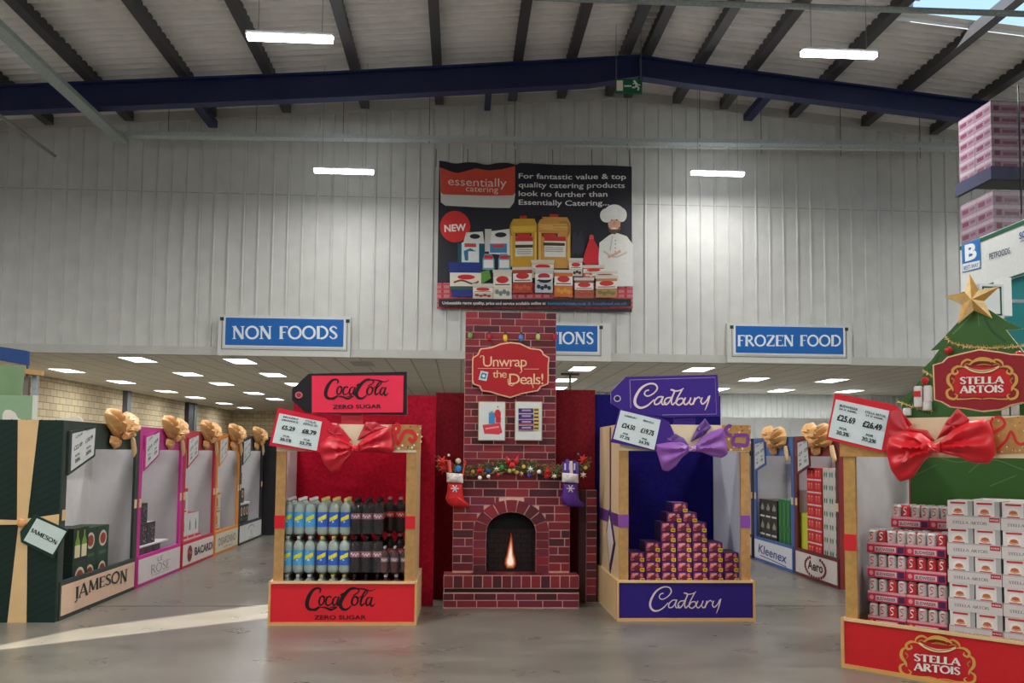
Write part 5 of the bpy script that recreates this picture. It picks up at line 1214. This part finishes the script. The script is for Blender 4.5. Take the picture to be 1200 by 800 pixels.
stack(fA, a1, a2, .121, zt, 2, 8, .06, .3, [(200, 34, 40), (170, 30, 36), (206, 60, 60)], choc((226, 90, 80)), 'confectionery_box', 'red confectionery box on the dark red display', 'box', 'red confectionery boxes')
stack(fA, a2, a3, .121, zt, 3, 8, .08, .3, [(206, 206, 200), (180, 180, 176), (216, 206, 200)], choc((60, 130, 100)), 'confectionery_box', 'white and green confectionery box', 'box', 'white confectionery boxes')
# pale cold-room panels behind the right aisle
m = thing('cold_room', 'white cold room panelling at the back behind the right aisle displays', 'cold room', (0, 28.5, 0))
xq = 6.0
while xq < 17: M().box(xq, xq+1.18, 0, .1, 0, 2.85, (222, 226, 226)).build('wall_panel', CARD, m); xq += 1.2
p = P(668, 455, 24); tag(M().cyl((p.x, 24, p.z-.1), (p.x, 24, ZC), .03, (60, 60, 56), 8).box(p.x-.25, p.x+.25, 23.97, 24.03, ZC-.06, ZC-.001, (70, 70, 66)).build('ceiling_hanger', STEEL), 'small dark hanger under the ceiling right of the chimney', 'hanger')

# ================================================================== STELLA STAND
sA_ = G(987, 781); sB_ = G(1200, 818); ang = math.atan2(sB_.y-sA_.y, sB_.x-sA_.x)
fs = Fr(sA_.x, sA_.y, ang); WS = 1.95; HS = 1.89; PS = fs.loc(1090, 737)[1]; DS = 1.38
print('stella', sA_, sB_, math.degrees(ang), PS, fs.loc(1200, 756), fs.loc(1100, 486))
r = st = fs.root('promotion_stand', 'red and gold beer stand with Christmas tree board and stacked cases, at the right', 'display stand')
M().box(.0, WS, 0, .03, 0, PS, TAN).box(0, .03, .03, DS, 0, PS, CREAM).box(WS-.03, WS, .03, DS, 0, PS, CREAM).box(.03, WS-.03, .03, DS, 0, .30, (120, 90, 60)).build('plinth', CARD, r)
M().box(.025, WS-.02, -.008, 0, .03, PS-.02, (196, 26, 32)).build('plinth_front', CARD, r)
M().box(0, .025, -.02, 0, 0, PS, TAN).box(.025, WS-.025, -.02, 0, PS-.02, PS, CREAM).box(.025, WS-.025, -.02, 0, 0, .03, (206, 160, 90)).build('plinth_edging', CARD, r)
for x0 in (.02, WS-.11): M().box(x0, x0+.09, .03, .06, PS, HS-.28, (206, 162, 96)).build('post', FOIL, r)
for x0 in (.02, WS-.11): M().box(x0-.002, x0+.092, .022, .03, fs.loc(985, 644, .03)[1], fs.loc(985, 625, .03)[1], (206, 30, 40)).build('ribbon_band', SATIN, r)
M().box(.02, .04, .06, DS, PS, HS, (206, 204, 208)).box(WS-.04, WS-.02, .06, DS, PS, HS, CREAM).build('side_panel', CARD, r)
hz = 1.6
M().box(.0, WS, .02, .055, hz, HS, (222, 200, 166)).build('header_beam', CARD, r)
M().box(-.0, .35, .012, .02, hz, hz+.12, (206, 160, 96)).build('gold_glitter_patch', FOIL, r)
curls(fs, r, .018, 1080, 480, 6.667, [[(560, 60), (540, 110), (560, 170), (610, 150), (650, 110), (620, 60), (570, 60)], [(590, 310), (660, 240), (700, 170), (740, 250), (780, 270), (820, 250)]], (206, 40, 40), [(1158, 492), (1210, 486), (1210, 531), (1158, 531)])
# back board: green tree rising above
tb = Fr(*(fs.world(0, DS-.05)[:2]), ang)
def onb(o): o.location = (0, DS-.05, 0); return o
tree = zz([(575, 140), (640, 200), (700, 240), (764, 275), (720, 250), (768, 330), (840, 420), (900, 560)], 960, 310, 3.2)
tree = zz([(578, 150), (520, 215), (470, 270), (418, 322), (450, 318), (420, 360), (382, 395), (395, 405), (350, 470), (290, 515), (310, 525), (310, 560)], 960, 310, 3.2)
treeR = zz([(310, 720), (900, 720), (900, 480), (820, 400), (768, 330), (715, 235), (764, 240), (700, 215), (640, 170), (600, 150)], 960, 310, 3.2)
poly = [(990, 500)]; 
tp = [p for p in tree]
low = tb.L(treeR[1:]); up = tb.L(tree)
xL_, xR_ = .05, WS-.05
outl = up+[(up[-1][0], HS-.02), (xL_+.02, HS-.02), (xL_+.02, PS-.03), (xR_, PS-.03), (xR_, HS)]+[p for p in tb.L(zz([(820, 400), (790, 350), (768, 330), (700, 245), (764, 240), (700, 210), (640, 170), (600, 152)], 960, 310, 3.2))]
onb(M().prism(outl, 0, .03, (56, 98, 44), (200, 190, 160)).build('tree_board', CARD, st))
a = tb.art(-.001, (960, 310, 3.2))
for p, c, w in (([(578, 160), (560, 200), (500, 260)], (84, 124, 66), 8), ([(620, 200), (650, 250), (700, 290)], (40, 80, 40), 10), ([(450, 340), (430, 380), (410, 400)], (46, 84, 40), 8), ([(595, 170), (600, 230)], (90, 130, 70), 3), ([(360, 480), (340, 520)], (40, 76, 40), 8)): a.stroke(p, w, c)
for p in ([(420, 710), (520, 740), (640, 720)], [(560, 780), (640, 730), (768, 770)], [(360, 790), (440, 750)], [(640, 830), (740, 790)]): a.stroke(p, 3, (100, 130, 80))
onb(a.build('tree_print', CARD, st))
def garl(pts, nm='tinsel'):
    q = tb.L(zz(pts, 960, 310, 3.2), -.03); m = M(); rr_ = random.Random(2)
    for (xa, za), (xb, zb_) in zip(q[:-1], q[1:]):
        n = max(3, int(math.hypot(xb-xa, zb_-za)/.004))
        for i in range(n):
            t = i/n; x = xa+(xb-xa)*t; z = za+(zb_-za)*t; an = rr_.uniform(0, 6.28); L = rr_.uniform(.02, .034); d = Vector((math.cos(an)*L, -abs(rr_.gauss(0, .012)), math.sin(an)*L)); s_ = Vector((-math.sin(an)*.004, 0, math.cos(an)*.004)); o = Vector((x, -.01, z))
            m.add([o-s_, o+d, o+s_], [(0, 1, 2)], rr_.choice([(206, 170, 90), (226, 196, 120), (180, 140, 70), (236, 214, 160)]))
    o = onb(m.build(nm, CARD, st)); o['kind'] = 'stuff'
garl([(470, 268), (490, 290), (540, 305), (620, 312), (700, 310), (800, 296)]); garl([(385, 395), (410, 410), (430, 425)]); garl([(290, 512), (340, 530), (400, 545), (425, 550)])
def baub(u, v, rad): x, z = tb.loc(960+u/3.2, 310+v/3.2, -.02); onb(M().ball((x, -.03, z), rad, (170, 30, 36), 12, .6).build('tree_bauble', GLOSS, st, True))
baub(486, 322, .036); baub(398, 436, .036); baub(748, 338, .034)
for k, (u, v, h) in enumerate(((372, 495, 80), (408, 485, 64), (406, 528, 40), (330, 552, 30), (700, 548, 40), (735, 545, 46))):
    x0_, z0_ = tb.loc(960+(u-16)/3.2, 310+(v+h/2)/3.2, -.03); x1_, z1_ = tb.loc(960+(u+16)/3.2, 310+(v-h/2)/3.2, -.03)
    w_ = (x1_-x0_)/2; M().lathe([(w_*.8, 0), (w_, .01), (w_, z1_-z0_-.015), (w_*.8, z1_-z0_)], (0, 0, 0), 14, ((x0_+x1_)/2, -.03, z0_), cols=[(200, 200, 198), (214, 212, 208), (200, 200, 200)]).build('can_cutout', GLOSS, st, True).location = (0, DS-.05, 0)
    if k == 0: M().box(x0_+.01, x1_-.01, -.03-w_-.004, -.03-w_+.01, z0_+.09, z0_+.14, (190, 40, 46)).build('can_label', CARD, st).location = (0, DS-.05, 0)
# star
sx, sz = tb.loc(1140.5, 351.5, -.03); R5 = abs(tb.loc(1140.5, 320, -.03)[1]-sz)
t = tb.root('tree_star', 'faceted gold five-pointed star on top of the Christmas tree board', 'star', None, sx, -.05, sz)
for k in range(5):
    for sgn in (0, 1):
        th = math.pi/2+.08+2*math.pi*k/5; tip = (R5*math.cos(th), R5*math.sin(th)); ti = th+(math.pi/5)*(1 if sgn else -1); inn = (R5*.40*math.cos(ti), R5*.40*math.sin(ti))
        v = [(0, -.03, 0), (tip[0], 0, tip[1]), (inn[0], 0, inn[1]), (0, .02, 0)]
        M().add(v, [(0, 1, 2), (3, 2, 1), (0, 2, 3), (0, 3, 1)], (236, 206, 150) if sgn else (196, 150, 80)).build('star_facet', FOIL, t)
# brand sign on tree
bs = Fr(*(fs.world(0, .55)[:2]), ang)
r = bs.root('shield_sign', 'dark red shaped sign reading STELLA ARTOIS mounted on the tree board', 'sign')
sp = zz([(425, 375), (460, 365), (480, 345), (530, 332), (600, 316), (680, 326), (720, 334), (768, 336), (830, 372), (850, 380), (850, 505), (820, 520), (768, 518), (720, 528), (680, 545), (610, 552), (540, 540), (490, 535), (455, 515), (430, 508)], 960, 310, 3.2)
M().prism(bs.L(sp), -.0, .05, (226, 200, 150)).build('gold_rim', CARD, r); c_ = (637/3.2+960, 435/3.2+310)
M().prism(bs.L([(c_[0]+(p[0]-c_[0])*.97, c_[1]+(p[1]-c_[1])*.955) for p in sp]), -.006, -.0001, (142, 22, 34)).build('red_face', CARD, r)
M().box(bs.loc(1140, 430)[0]-.1, bs.loc(1140, 430)[0]+.1, .05, DS-.55-.06, bs.loc(1140, 440)[1]-.05, bs.loc(1140, 440)[1]+.05, (90, 30, 30)).build('mounting_bracket', CARD, r)
def crest(a, dx, dy, k, fx=1.0, skew=0.0):
    def t(p): return (dx+(p[0]-610)*k*fx, dy+(p[1]-430)*k+(p[0]-610)*k*skew)
    G1, G2 = (206, 160, 80), (170, 116, 50)
    a.poly([t(p) for p in [(512, 398), (540, 384), (610, 376), (680, 384), (708, 398), (722, 440), (712, 478), (690, 490), (530, 490), (508, 478), (498, 440)]], (190, 26, 36))
    for s in (-1, 1):
        m_ = lambda p: t((610+s*(p[0]-610), p[1]))
        a.stroke([m_(p) for p in [(676, 380), (704, 378), (722, 392), (716, 406), (702, 400), (706, 390)]], [3*k, 9*k, 10*k, 8*k, 6*k, 2*k], G1)
        a.stroke([m_(p) for p in [(716, 398), (736, 412), (738, 436), (724, 456), (720, 470)]], [4*k, 10*k, 12*k, 9*k, 4*k], G1)
        a.stroke([m_(p) for p in [(726, 420), (716, 430), (722, 442)]], [6*k, 5*k, 3*k], G2)
        a.stroke([m_(p) for p in [(722, 458), (742, 470), (738, 492), (716, 500), (704, 488), (714, 480)]], [4*k, 9*k, 10*k, 8*k, 6*k, 2*k], G1)
        a.stroke([m_(p) for p in [(612, 500), (640, 497), (672, 500), (706, 500)]], [3*k, 4*k, 4*k, 6*k], G1)
        a.stroke([m_(p) for p in [(640, 362), (664, 352), (684, 362), (690, 378)]], [3*k, 7*k, 8*k, 3*k], G1)
        a.stroke([m_(p) for p in [(650, 374), (668, 368), (680, 376)]], [3*k, 6*k, 2*k], G2)
    a.stroke([t(p) for p in [(560, 372), (585, 356), (610, 350), (640, 354), (662, 364)]], [4*k, 12*k, 15*k, 12*k, 4*k], G1)
    a.stroke([t(p) for p in [(575, 366), (600, 360), (630, 362)]], [3*k, 5*k, 3*k], (110, 60, 36)); a.stroke([t(p) for p in [(590, 374), (615, 370), (645, 374)]], [3*k, 7*k, 3*k], G2)
    a.stroke([t(p) for p in [(545, 378), (575, 392), (610, 397), (645, 392), (675, 378)]], [7*k, 11*k, 12*k, 11*k, 7*k], (222, 200, 150)); a.stroke([t(p) for p in [(560, 384), (610, 397), (660, 384)]], 2.5*k, (120, 60, 40))
    serif(a, 'STELLA', t((527, 444)), t((692, 441)), t((527, 418)), (224, 220, 212), 1.25); serif(a, 'ARTOIS', t((527, 478)), t((692, 474)), t((527, 451)), (224, 220, 212), 1.25)
a = bs.art(-.007, (960, 310, 3.2)); crest(a, 612, 434, 1.0); a.build('crest_and_lettering', CARD, r)
a = fs.art(-.009, (960, 550, 3.2)); crest(a, 445, 712, 1.04, 1.02, .13); a.build('plinth_crest', CARD, st)
tagcard('price_tag', fs, zz([(60, 482), (260, 520), (290, 528), (350, 600), (280, 650), (240, 706), (28, 655)], 960, 310, 3.2), zz([(65, 505), (265, 548), (236, 694), (36, 645)], 960, 310, 3.2),
        [('BUDWEISER', .08, .84, .42, .9, .03), ('24 X 440ML', .08, .76, .42, .81, .02), ('£25.69', .08, .48, .42, .64, .04), ('POR', .16, .26, .30, .32, .03), ('30.3%', .12, .12, .36, .22, .03), ('STELLA ARTOIS', .56, .84, .94, .9, .03), ('24 X 440ML', .58, .76, .92, .81, .02), ('£26.49', .56, .48, .92, .64, .04), ('POR', .66, .26, .80, .32, .03), ('30.2%', .6, .12, .86, .22, .03)],
        (206, 26, 46), 'large white price sheet on a red tag at the left corner of the beer stand', y=-.03)
bw = fs.root('ribbon_bow', 'large red satin bow on the header of the beer stand', 'bow')
BOWS = {'tailL': [(430, 660), (400, 620), (330, 610), (300, 540), (262, 540), (250, 640), (300, 680)], 'tailR': [(435, 655), (470, 590), (515, 537), (560, 580), (540, 610), (470, 640)],
        'L': [(425, 665), (380, 630), (320, 625), (262, 645), (250, 700), (270, 770), (300, 815), (350, 800), (390, 740), (430, 705)],
        'R': [(450, 665), (500, 620), (560, 588), (630, 578), (650, 620), (662, 710), (640, 745), (580, 745), (520, 720), (455, 705)],
        'K': [(415, 670), (458, 668), (460, 706), (418, 708)]}
bow_parts(fs, bw, (960, 310, 3.2), BOWS, (204, 22, 36), (180, 18, 34), (220, 50, 60), y=-.085, depth=.065)

# beer cases
canm = {}
for nm, c1, c2 in (('silver', (196, 190, 188), (214, 208, 206)), ('red', (196, 30, 44), (206, 40, 50))):
    canm[nm] = M().lathe([(.026, 0), (.033, .012), (.033, .115), (.026, .128), (.026, .132)], c1, 12, cols=[(170, 170, 170), c1, c2, (190, 190, 190)])
    m_ = canm[nm]; m_.T = lambda u, v, L: (.0336*math.sin(u), -.0336*math.cos(u)-.0003*L, v); m_.lay = 0
    m_.stroke([(.45, .108), (0, .112), (-.35, .098), (.2, .08), (.3, .066), (-.3, .056)], .009, (206, 36, 50) if nm == 'silver' else (226, 214, 210)); m_.rect(-.8, .030, .8, .046, (180, 60, 70) if nm == 'silver' else (150, 20, 34))
    canm[nm] = m_.mesh('can', GLOSS, True)
CP = .0725; TW = .29; TH = .187; rs = random.Random(21)
m = M().box(0, TW-.004, 0, .22, 0, .084, (176, 36, 66), cols=[(186, 40, 70), (150, 30, 56), (150, 30, 56), (150, 30, 56), (150, 30, 56), (120, 30, 50)]); flat(m, 0)
m.rect(0, .066, TW-.004, .084, (214, 150, 160)); m.rect(.06, .012, .22, .05, (206, 190, 192)); m.text('BUDWEISER', (.068, .018), (.212, .018), (.068, .042), (120, 30, 60), .03); m.rect(.23, .01, .276, .056, (60, 30, 80)); m.oval(.03, .034, .016, .018, (224, 140, 150), 10)
trm = m.mesh('tray', CARD)
def beer_tray(x, y, z, label):
    t = fs.root('beer_case', label, 'beer case', 'red trays of beer cans', x, y, z); link('tray', trm, t)
    for j in range(3):
        for i in range(4): o = link('can', canm[rs.choice(['silver', 'silver', 'red'])], t); o.location = ((i+.5)*CP-.002, .036+j*CP, .045)
    M().add([(0, -.002, .06), (TW-.004, -.002, .06), (TW-.004, -.002, .17), (0, -.002, .17)], [(0, 1, 2, 3)], (220, 220, 225)).build('shrink_wrap', FILM, t)
yS = .20; xr0 = fs.loc(1016, 640, yS)[0]; zt0 = .301
for j in range(4):
    for i in range(2): beer_tray(xr0+i*TW, yS, zt0+j*TH, f'red tray of beer cans in the front stack, {["left", "right"][i]} column, {ORD[j+1]} tray up')
xrb = fs.loc(1044, 600, yS+.275)[0]
for j in range(5):
    for i in range(2): beer_tray(xrb+i*TW, yS+.275, zt0+j*TH, f'red tray of beer cans in the stack behind, {["left", "right"][i]} column, {ORD[j+1]} tray up')
# white cases
SW = .36; SH = .198
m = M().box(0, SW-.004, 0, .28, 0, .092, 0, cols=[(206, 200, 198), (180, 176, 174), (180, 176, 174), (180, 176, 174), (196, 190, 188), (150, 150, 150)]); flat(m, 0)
serif(m, 'STELLA ARTOIS', (.04, .03), (.27, .03), (.04, .05), (120, 116, 124), 1.1); m.rect(0, .082, SW-.004, .092, (176, 172, 174)); m.rect(.285, .052, .352, .084, (176, 34, 56)); m.text('18 PACK', (.29, .062), (.347, .062), (.29, .074), (230, 220, 220), .02)
stm = m.mesh('tray', CARD)
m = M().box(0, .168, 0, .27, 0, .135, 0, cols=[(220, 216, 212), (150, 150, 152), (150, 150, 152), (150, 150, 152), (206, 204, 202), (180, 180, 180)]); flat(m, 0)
m.rect(.135, 0, .168, .135, (170, 170, 172)); m.poly([(.03, .03), (.11, .03), (.112, .085), (.07, .10), (.028, .085)], (232, 226, 220)); m.poly([(.038, .05), (.05, .074), (.07, .08), (.09, .074), (.102, .05), (.07, .042)], (186, 96, 66)); m.stroke([(.04, .056), (.07, .05), (.10, .056)], .006, (214, 180, 130)); m.rect(.02, .112, .122, .125, (190, 50, 66)); m.rect(.03, .030, .11, .038, (196, 70, 60))
crt = m.mesh('carton', CARD)
def stella_case(x, y, z, label):
    t = fs.root('beer_case', label, 'beer case', 'white trays of beer cartons', x, y, z); link('tray', stm, t)
    for i in range(2): o = link('carton', crt, t); o.location = (.008+i*.178, -.002+.0, .0); o.location = (.008+i*.176, .004, .062)
xw = xr0+2*TW+.012
for j in range(5):
    for i in range(3): stella_case(xw+i*SW, yS-.02, zt0+j*SH, f'front-row white beer tray, {ORD[i+1]} column from the red trays, {ORD[j+1]} tray up')
for i in range(3): 
    for j in range(5): stella_case(xrb+2*TW+.01+i*SW, yS+.29, zt0+j*SH, f'rear-row white beer tray, {ORD[i+1]} column from the red trays, {ORD[j+1]} layer')

# ================================================================== RIGHT RACKING AND FASCIA
XF = 7.5
yf0 = XP(1125, 290, XF).y; ff2 = Fr(XF, yf0, -math.pi/2)     # x runs towards the camera
zt_ = XP(1125, 288, XF).z; zb_ = XP(1128, 345, XF).z; Lf = yf0-9.0
r = ff2.root('fascia_board', 'white fascia board with green edges, blue B logo and shop lettering over the right aisle', 'fascia')
M().box(0, Lf, 0, .06, zb_, zt_, (214, 218, 216)).build('board', CARD, r)
M().box(0, Lf, -.006, -.0001, zt_-.07, zt_-.012, (14, 88, 60)).box(0, Lf, -.006, -.0001, zb_+.01, zb_+.035, (14, 88, 60)).build('green_edge_stripe', CARD, r)
a = ff2.art(-.007, (1100, 90, 3.08))
a.poly([(82, 605), (150, 580), (152, 690), (86, 706)], (60, 120, 170)); a.poly([(86, 610), (147, 586), (148, 660), (88, 674)], (24, 104, 180)); 
a.text('B', (96, 664), (138, 652), (94, 606), (226, 232, 232), .04); a.poly([(86, 676), (149, 662), (149, 688), (88, 703)], (214, 222, 222)); a.text('BEST-WAY', (92, 698), (146, 684), (91, 684), (30, 80, 150), .02)
a.text('PETFOODS', (184, 660), (258, 636), (183, 638), (30, 50, 90), .01); a.text('SOFT DRINKS', (292, 586), (420, 536), (291, 562), (40, 60, 140), .02); a.stroke([(294, 596), (420, 548)], 2, (30, 40, 90), False)
a.build('lettering', CARD, r)
# teal panel below and lightbox
r2 = tag(M().box(0, Lf-.9, 0, .05, 0, zb_-.001, (10, 118, 120)).build('teal_panel', CARD), 'teal blue wall panel under the white fascia at the right edge', 'panel')
r2.location = ff2.world(.75, .03); r2.rotation_euler = (0, 0, ff2.a)
lb = Fr(*XP(1150, 345, 6.6).xy, 0); lb = Fr(P(1175, 345, 10.4).x, 10.4)
r = lb.root('lightbox_sign', 'white box sign with green outline behind the gold star', 'sign')
(q0, w0), (q1, w1) = lb.loc(1149, 372), lb.loc(1176, 333); M().box(q0, q1, 0, .2, w0, w1, (206, 212, 210)).build('box', CARD, r)
(e1, _) = lb.loc(1187, 350); M().box(q1+.001, e1, 0.02, .2, w0+.03, w1+.09, (226, 228, 226)).build('side_box', CARD, r)
m = M(); g = .03
for aa in ((q0+g, q1-g, w1-g-.02, w1-g), (q0+g, q1-g, w0+g, w0+g+.02), (q0+g, q0+g+.02, w0+g, w1-g), (q1-g-.02, q1-g, w0+g, w1-g)): m.box(aa[0], aa[1], -.004, -.0001, aa[2], aa[3], (40, 80, 66))
m.build('green_outline', CARD, r)
M().box(e1+.001, XF-lb.o.x, .08, .12, (w0+w1)/2, (w0+w1)/2+.04, (150, 160, 160)).build('bracket', STEEL, r)
# racking with pallets of shrink-wrapped pink cases
XRk = XF+.12
ykc = XP(1163, 200, XRk).y; ykf = XP(1123, 200, XRk).y
rk = thing('pallet_rack', 'navy steel pallet racking above the white fascia at the right', 'rack', (XRk, ykc, 0))
zbm1 = P(1164, 211, ykc).z; zbm0 = P(1164, 196, ykc).z; Wk = 2.7
zlow_ = zt_-.5
M().box(-.06, Wk, -.06, 0, zbm1, zbm0, (24, 32, 66)).build('front_beam', STEEL, rk)
M().box(-.06, 0, .0, ykf-ykc, zbm1, zbm0, (24, 32, 66)).build('side_beam', STEEL, rk)
M().box(-.0, Wk, .0, ykf-ykc, zbm0-.05, zbm0-.005, (60, 60, 70)).build('deck', STEEL, rk)
M().box(-.0, Wk, -.06, ykf-ykc-.15, zlow_-.08, zlow_-.002, (24, 32, 66)).build('lower_deck', STEEL, rk)
for xx, yy in ((Wk, -.06), (Wk, ykf-ykc)): M().box(xx, xx+.06, yy, yy+.06, 0, 6.9, (24, 32, 66)).build('upright', STEEL, rk)
p = P(1193, 100, ykc-.15); M().cyl((p.x-XRk, -.15, P(1193, 250, ykc-.15).z), (p.x-XRk, -.15, p.z), .012, (24, 24, 28), 6).build('black_rod', STEEL, rk)
ztop = P(1164, 117, ykc).z
def pallet(z0, z1, rows, lo):
    dY = ykf-ykc-.03; nx, ny = 3, 2; w = 1.26/nx; d = dY/ny; h = (z1-z0)/rows
    m = M().box(0, w-.008, 0, d-.008, 0, h-.001, 0, cols=[(122, 104, 118), (112, 94, 108), (112, 94, 108), (128, 108, 122), (150, 142, 148), (100, 88, 96)])
    flat(m, 0); m.rect(0, h*.62, w-.008, h*.9, (146, 134, 144)); m.rect(w*.1, h*.12, w*.3, h*.55, (94, 50, 68)); m.rect(w*.4, h*.15, w*.9, h*.4, (104, 62, 80))
    m.T = lambda u, v, L: (-.0005*L, d-.008-u, v); m.lay = 0; m.rect(0, h*.62, d-.008, h*.9, (152, 138, 148)); m.rect(d*.1, h*.14, d*.5, h*.5, (104, 54, 74)); m.rect(d*.6, h*.2, d*.9, h*.45, (112, 72, 90))
    me = m.mesh('drinks_case', WRAP)
    for k in range(2):
        for j in range(rows):
            for i in range(nx):
                for q in range(ny):
                    if k and q: continue
                    if q and i: continue
                    o = link('drinks_case', me); o.location = (XRk+.01+k*1.32+i*w, ykc+.02+q*d, z0+j*h)
                    tag(o, f'pink shrink-wrapped drinks case, {lo} pallet {["at the corner", "farther right"][k]}, {ORD[j+1]} layer up, {ORD[i+1]} along, {["front", "rear"][q]}', 'drinks case', 'pink drinks cases on the racking')
pallet(zbm0, ztop, 6, 'upper'); pallet(zlow_, zbm1-.14, 6, 'lower')

# ================================================================== FAR LEFT
lf = Fr(-5.3, 10.2)
r = lf.root('green_display', 'pale green display board with white blobs behind the dark green unit at the far left', 'display board')
(q0, _), (q1, zt1) = lf.loc(-60, 460), lf.loc(38.5, 463); M().box(q0, q1, 0, .06, 0, zt1, (136, 166, 132)).build('board', CARD, r); M().box(q0, q1-.35, .061, .5, 0, zt1, (120, 150, 118)).build('cabinet', CARD, r)
(e0, _), (e1, _) = lf.loc(38.6, 470), lf.loc(41.5, 470); M().box(e0, e1, -.01, .06, 0, zt1, (206, 210, 200)).build('white_edge', CARD, r)
a = lf.art(-.002, (0, 380, 6.667)); a.poly([(18, 760), (20, 700), (40, 668), (80, 666), (120, 690), (140, 730), (175, 748), (175, 820), (18, 820)], (216, 212, 202)); a.build('white_blob_print', CARD, r)
cf = Fr(-5.2, 10.45); x, z = cf.loc(8, 459); x1_, z1_ = cf.loc(8, 429)
tag(M().lathe([(.15, zt1+.001), (.155, zt1+.02), (.175, z1_)], (122, 150, 112), 20, (cf.o.x+x, 10.45, 0)).build('green_tub', CARD, None, True), 'sage green tapered tub standing on the pale green display', 'tub')
tf = Fr(-5.3, 11.2); q = tf.L([(-60, 418), (0, 427.5), (48, 434.5), (48, 439.5), (22, 437), (-60, 425)])
t = tf.root('timber_frame', 'pale timber frame with post behind the green tub', 'frame'); M().prism(q, 0, .08, (190, 150, 96)).build('timber_rail', CARD, t)
(q0, _), (q1, z1_) = tf.loc(33.5, 450), tf.loc(39.5, 438); M().box(q0, q1, .08, .14, 0, z1_, (150, 160, 166)).build('post', GALV, t)
(q0, _), (q1, z1_) = tf.loc(23, 450), tf.loc(30, 440); M().box(q0, q1, .08, .14, 0, z1_, (120, 110, 96)).build('post', CARD, t)
(q0, w0), (q1, w1) = tf.loc(-60, 427), tf.loc(32.5, 408); q = tf.L([(-60, 400), (0, 406), (32.5, 411), (32.5, 428), (0, 422), (-60, 414)], .15)
M().prism(q, .15, .2, (30, 66, 128)).build('blue_sign_rail', CARD, t)
(q0, w0), (q1, w1) = tf.loc(29, 500, .16), tf.loc(31, 425, .16); M().box(q0, q1, .16, .19, 0, w1, (60, 70, 90)).build('rail_post', STEEL, t)
# white blobs peeking above green unit
bf2 = Fr(-5.2, 9.5)
for i, (u, v) in enumerate(((71, 490), (88, 488))):
    pts = [(u+8*math.cos(k*.4), v+6*math.sin(k*.4)) for k in range(16)]
tag(M().prism(bf2.L([(62, 497), (64, 491.5), (72, 489), (79, 490), (84, 487.5), (90, 487), (96, 491), (98, 497)]), 0, .02, (214, 208, 194)).build('white_cloud_cutout', CARD), 'white cloud-shaped cut-out peeking above the dark green display', 'cut-out')
bpy.data.objects['white_cloud_cutout'].location = bf2.world(0, 0)
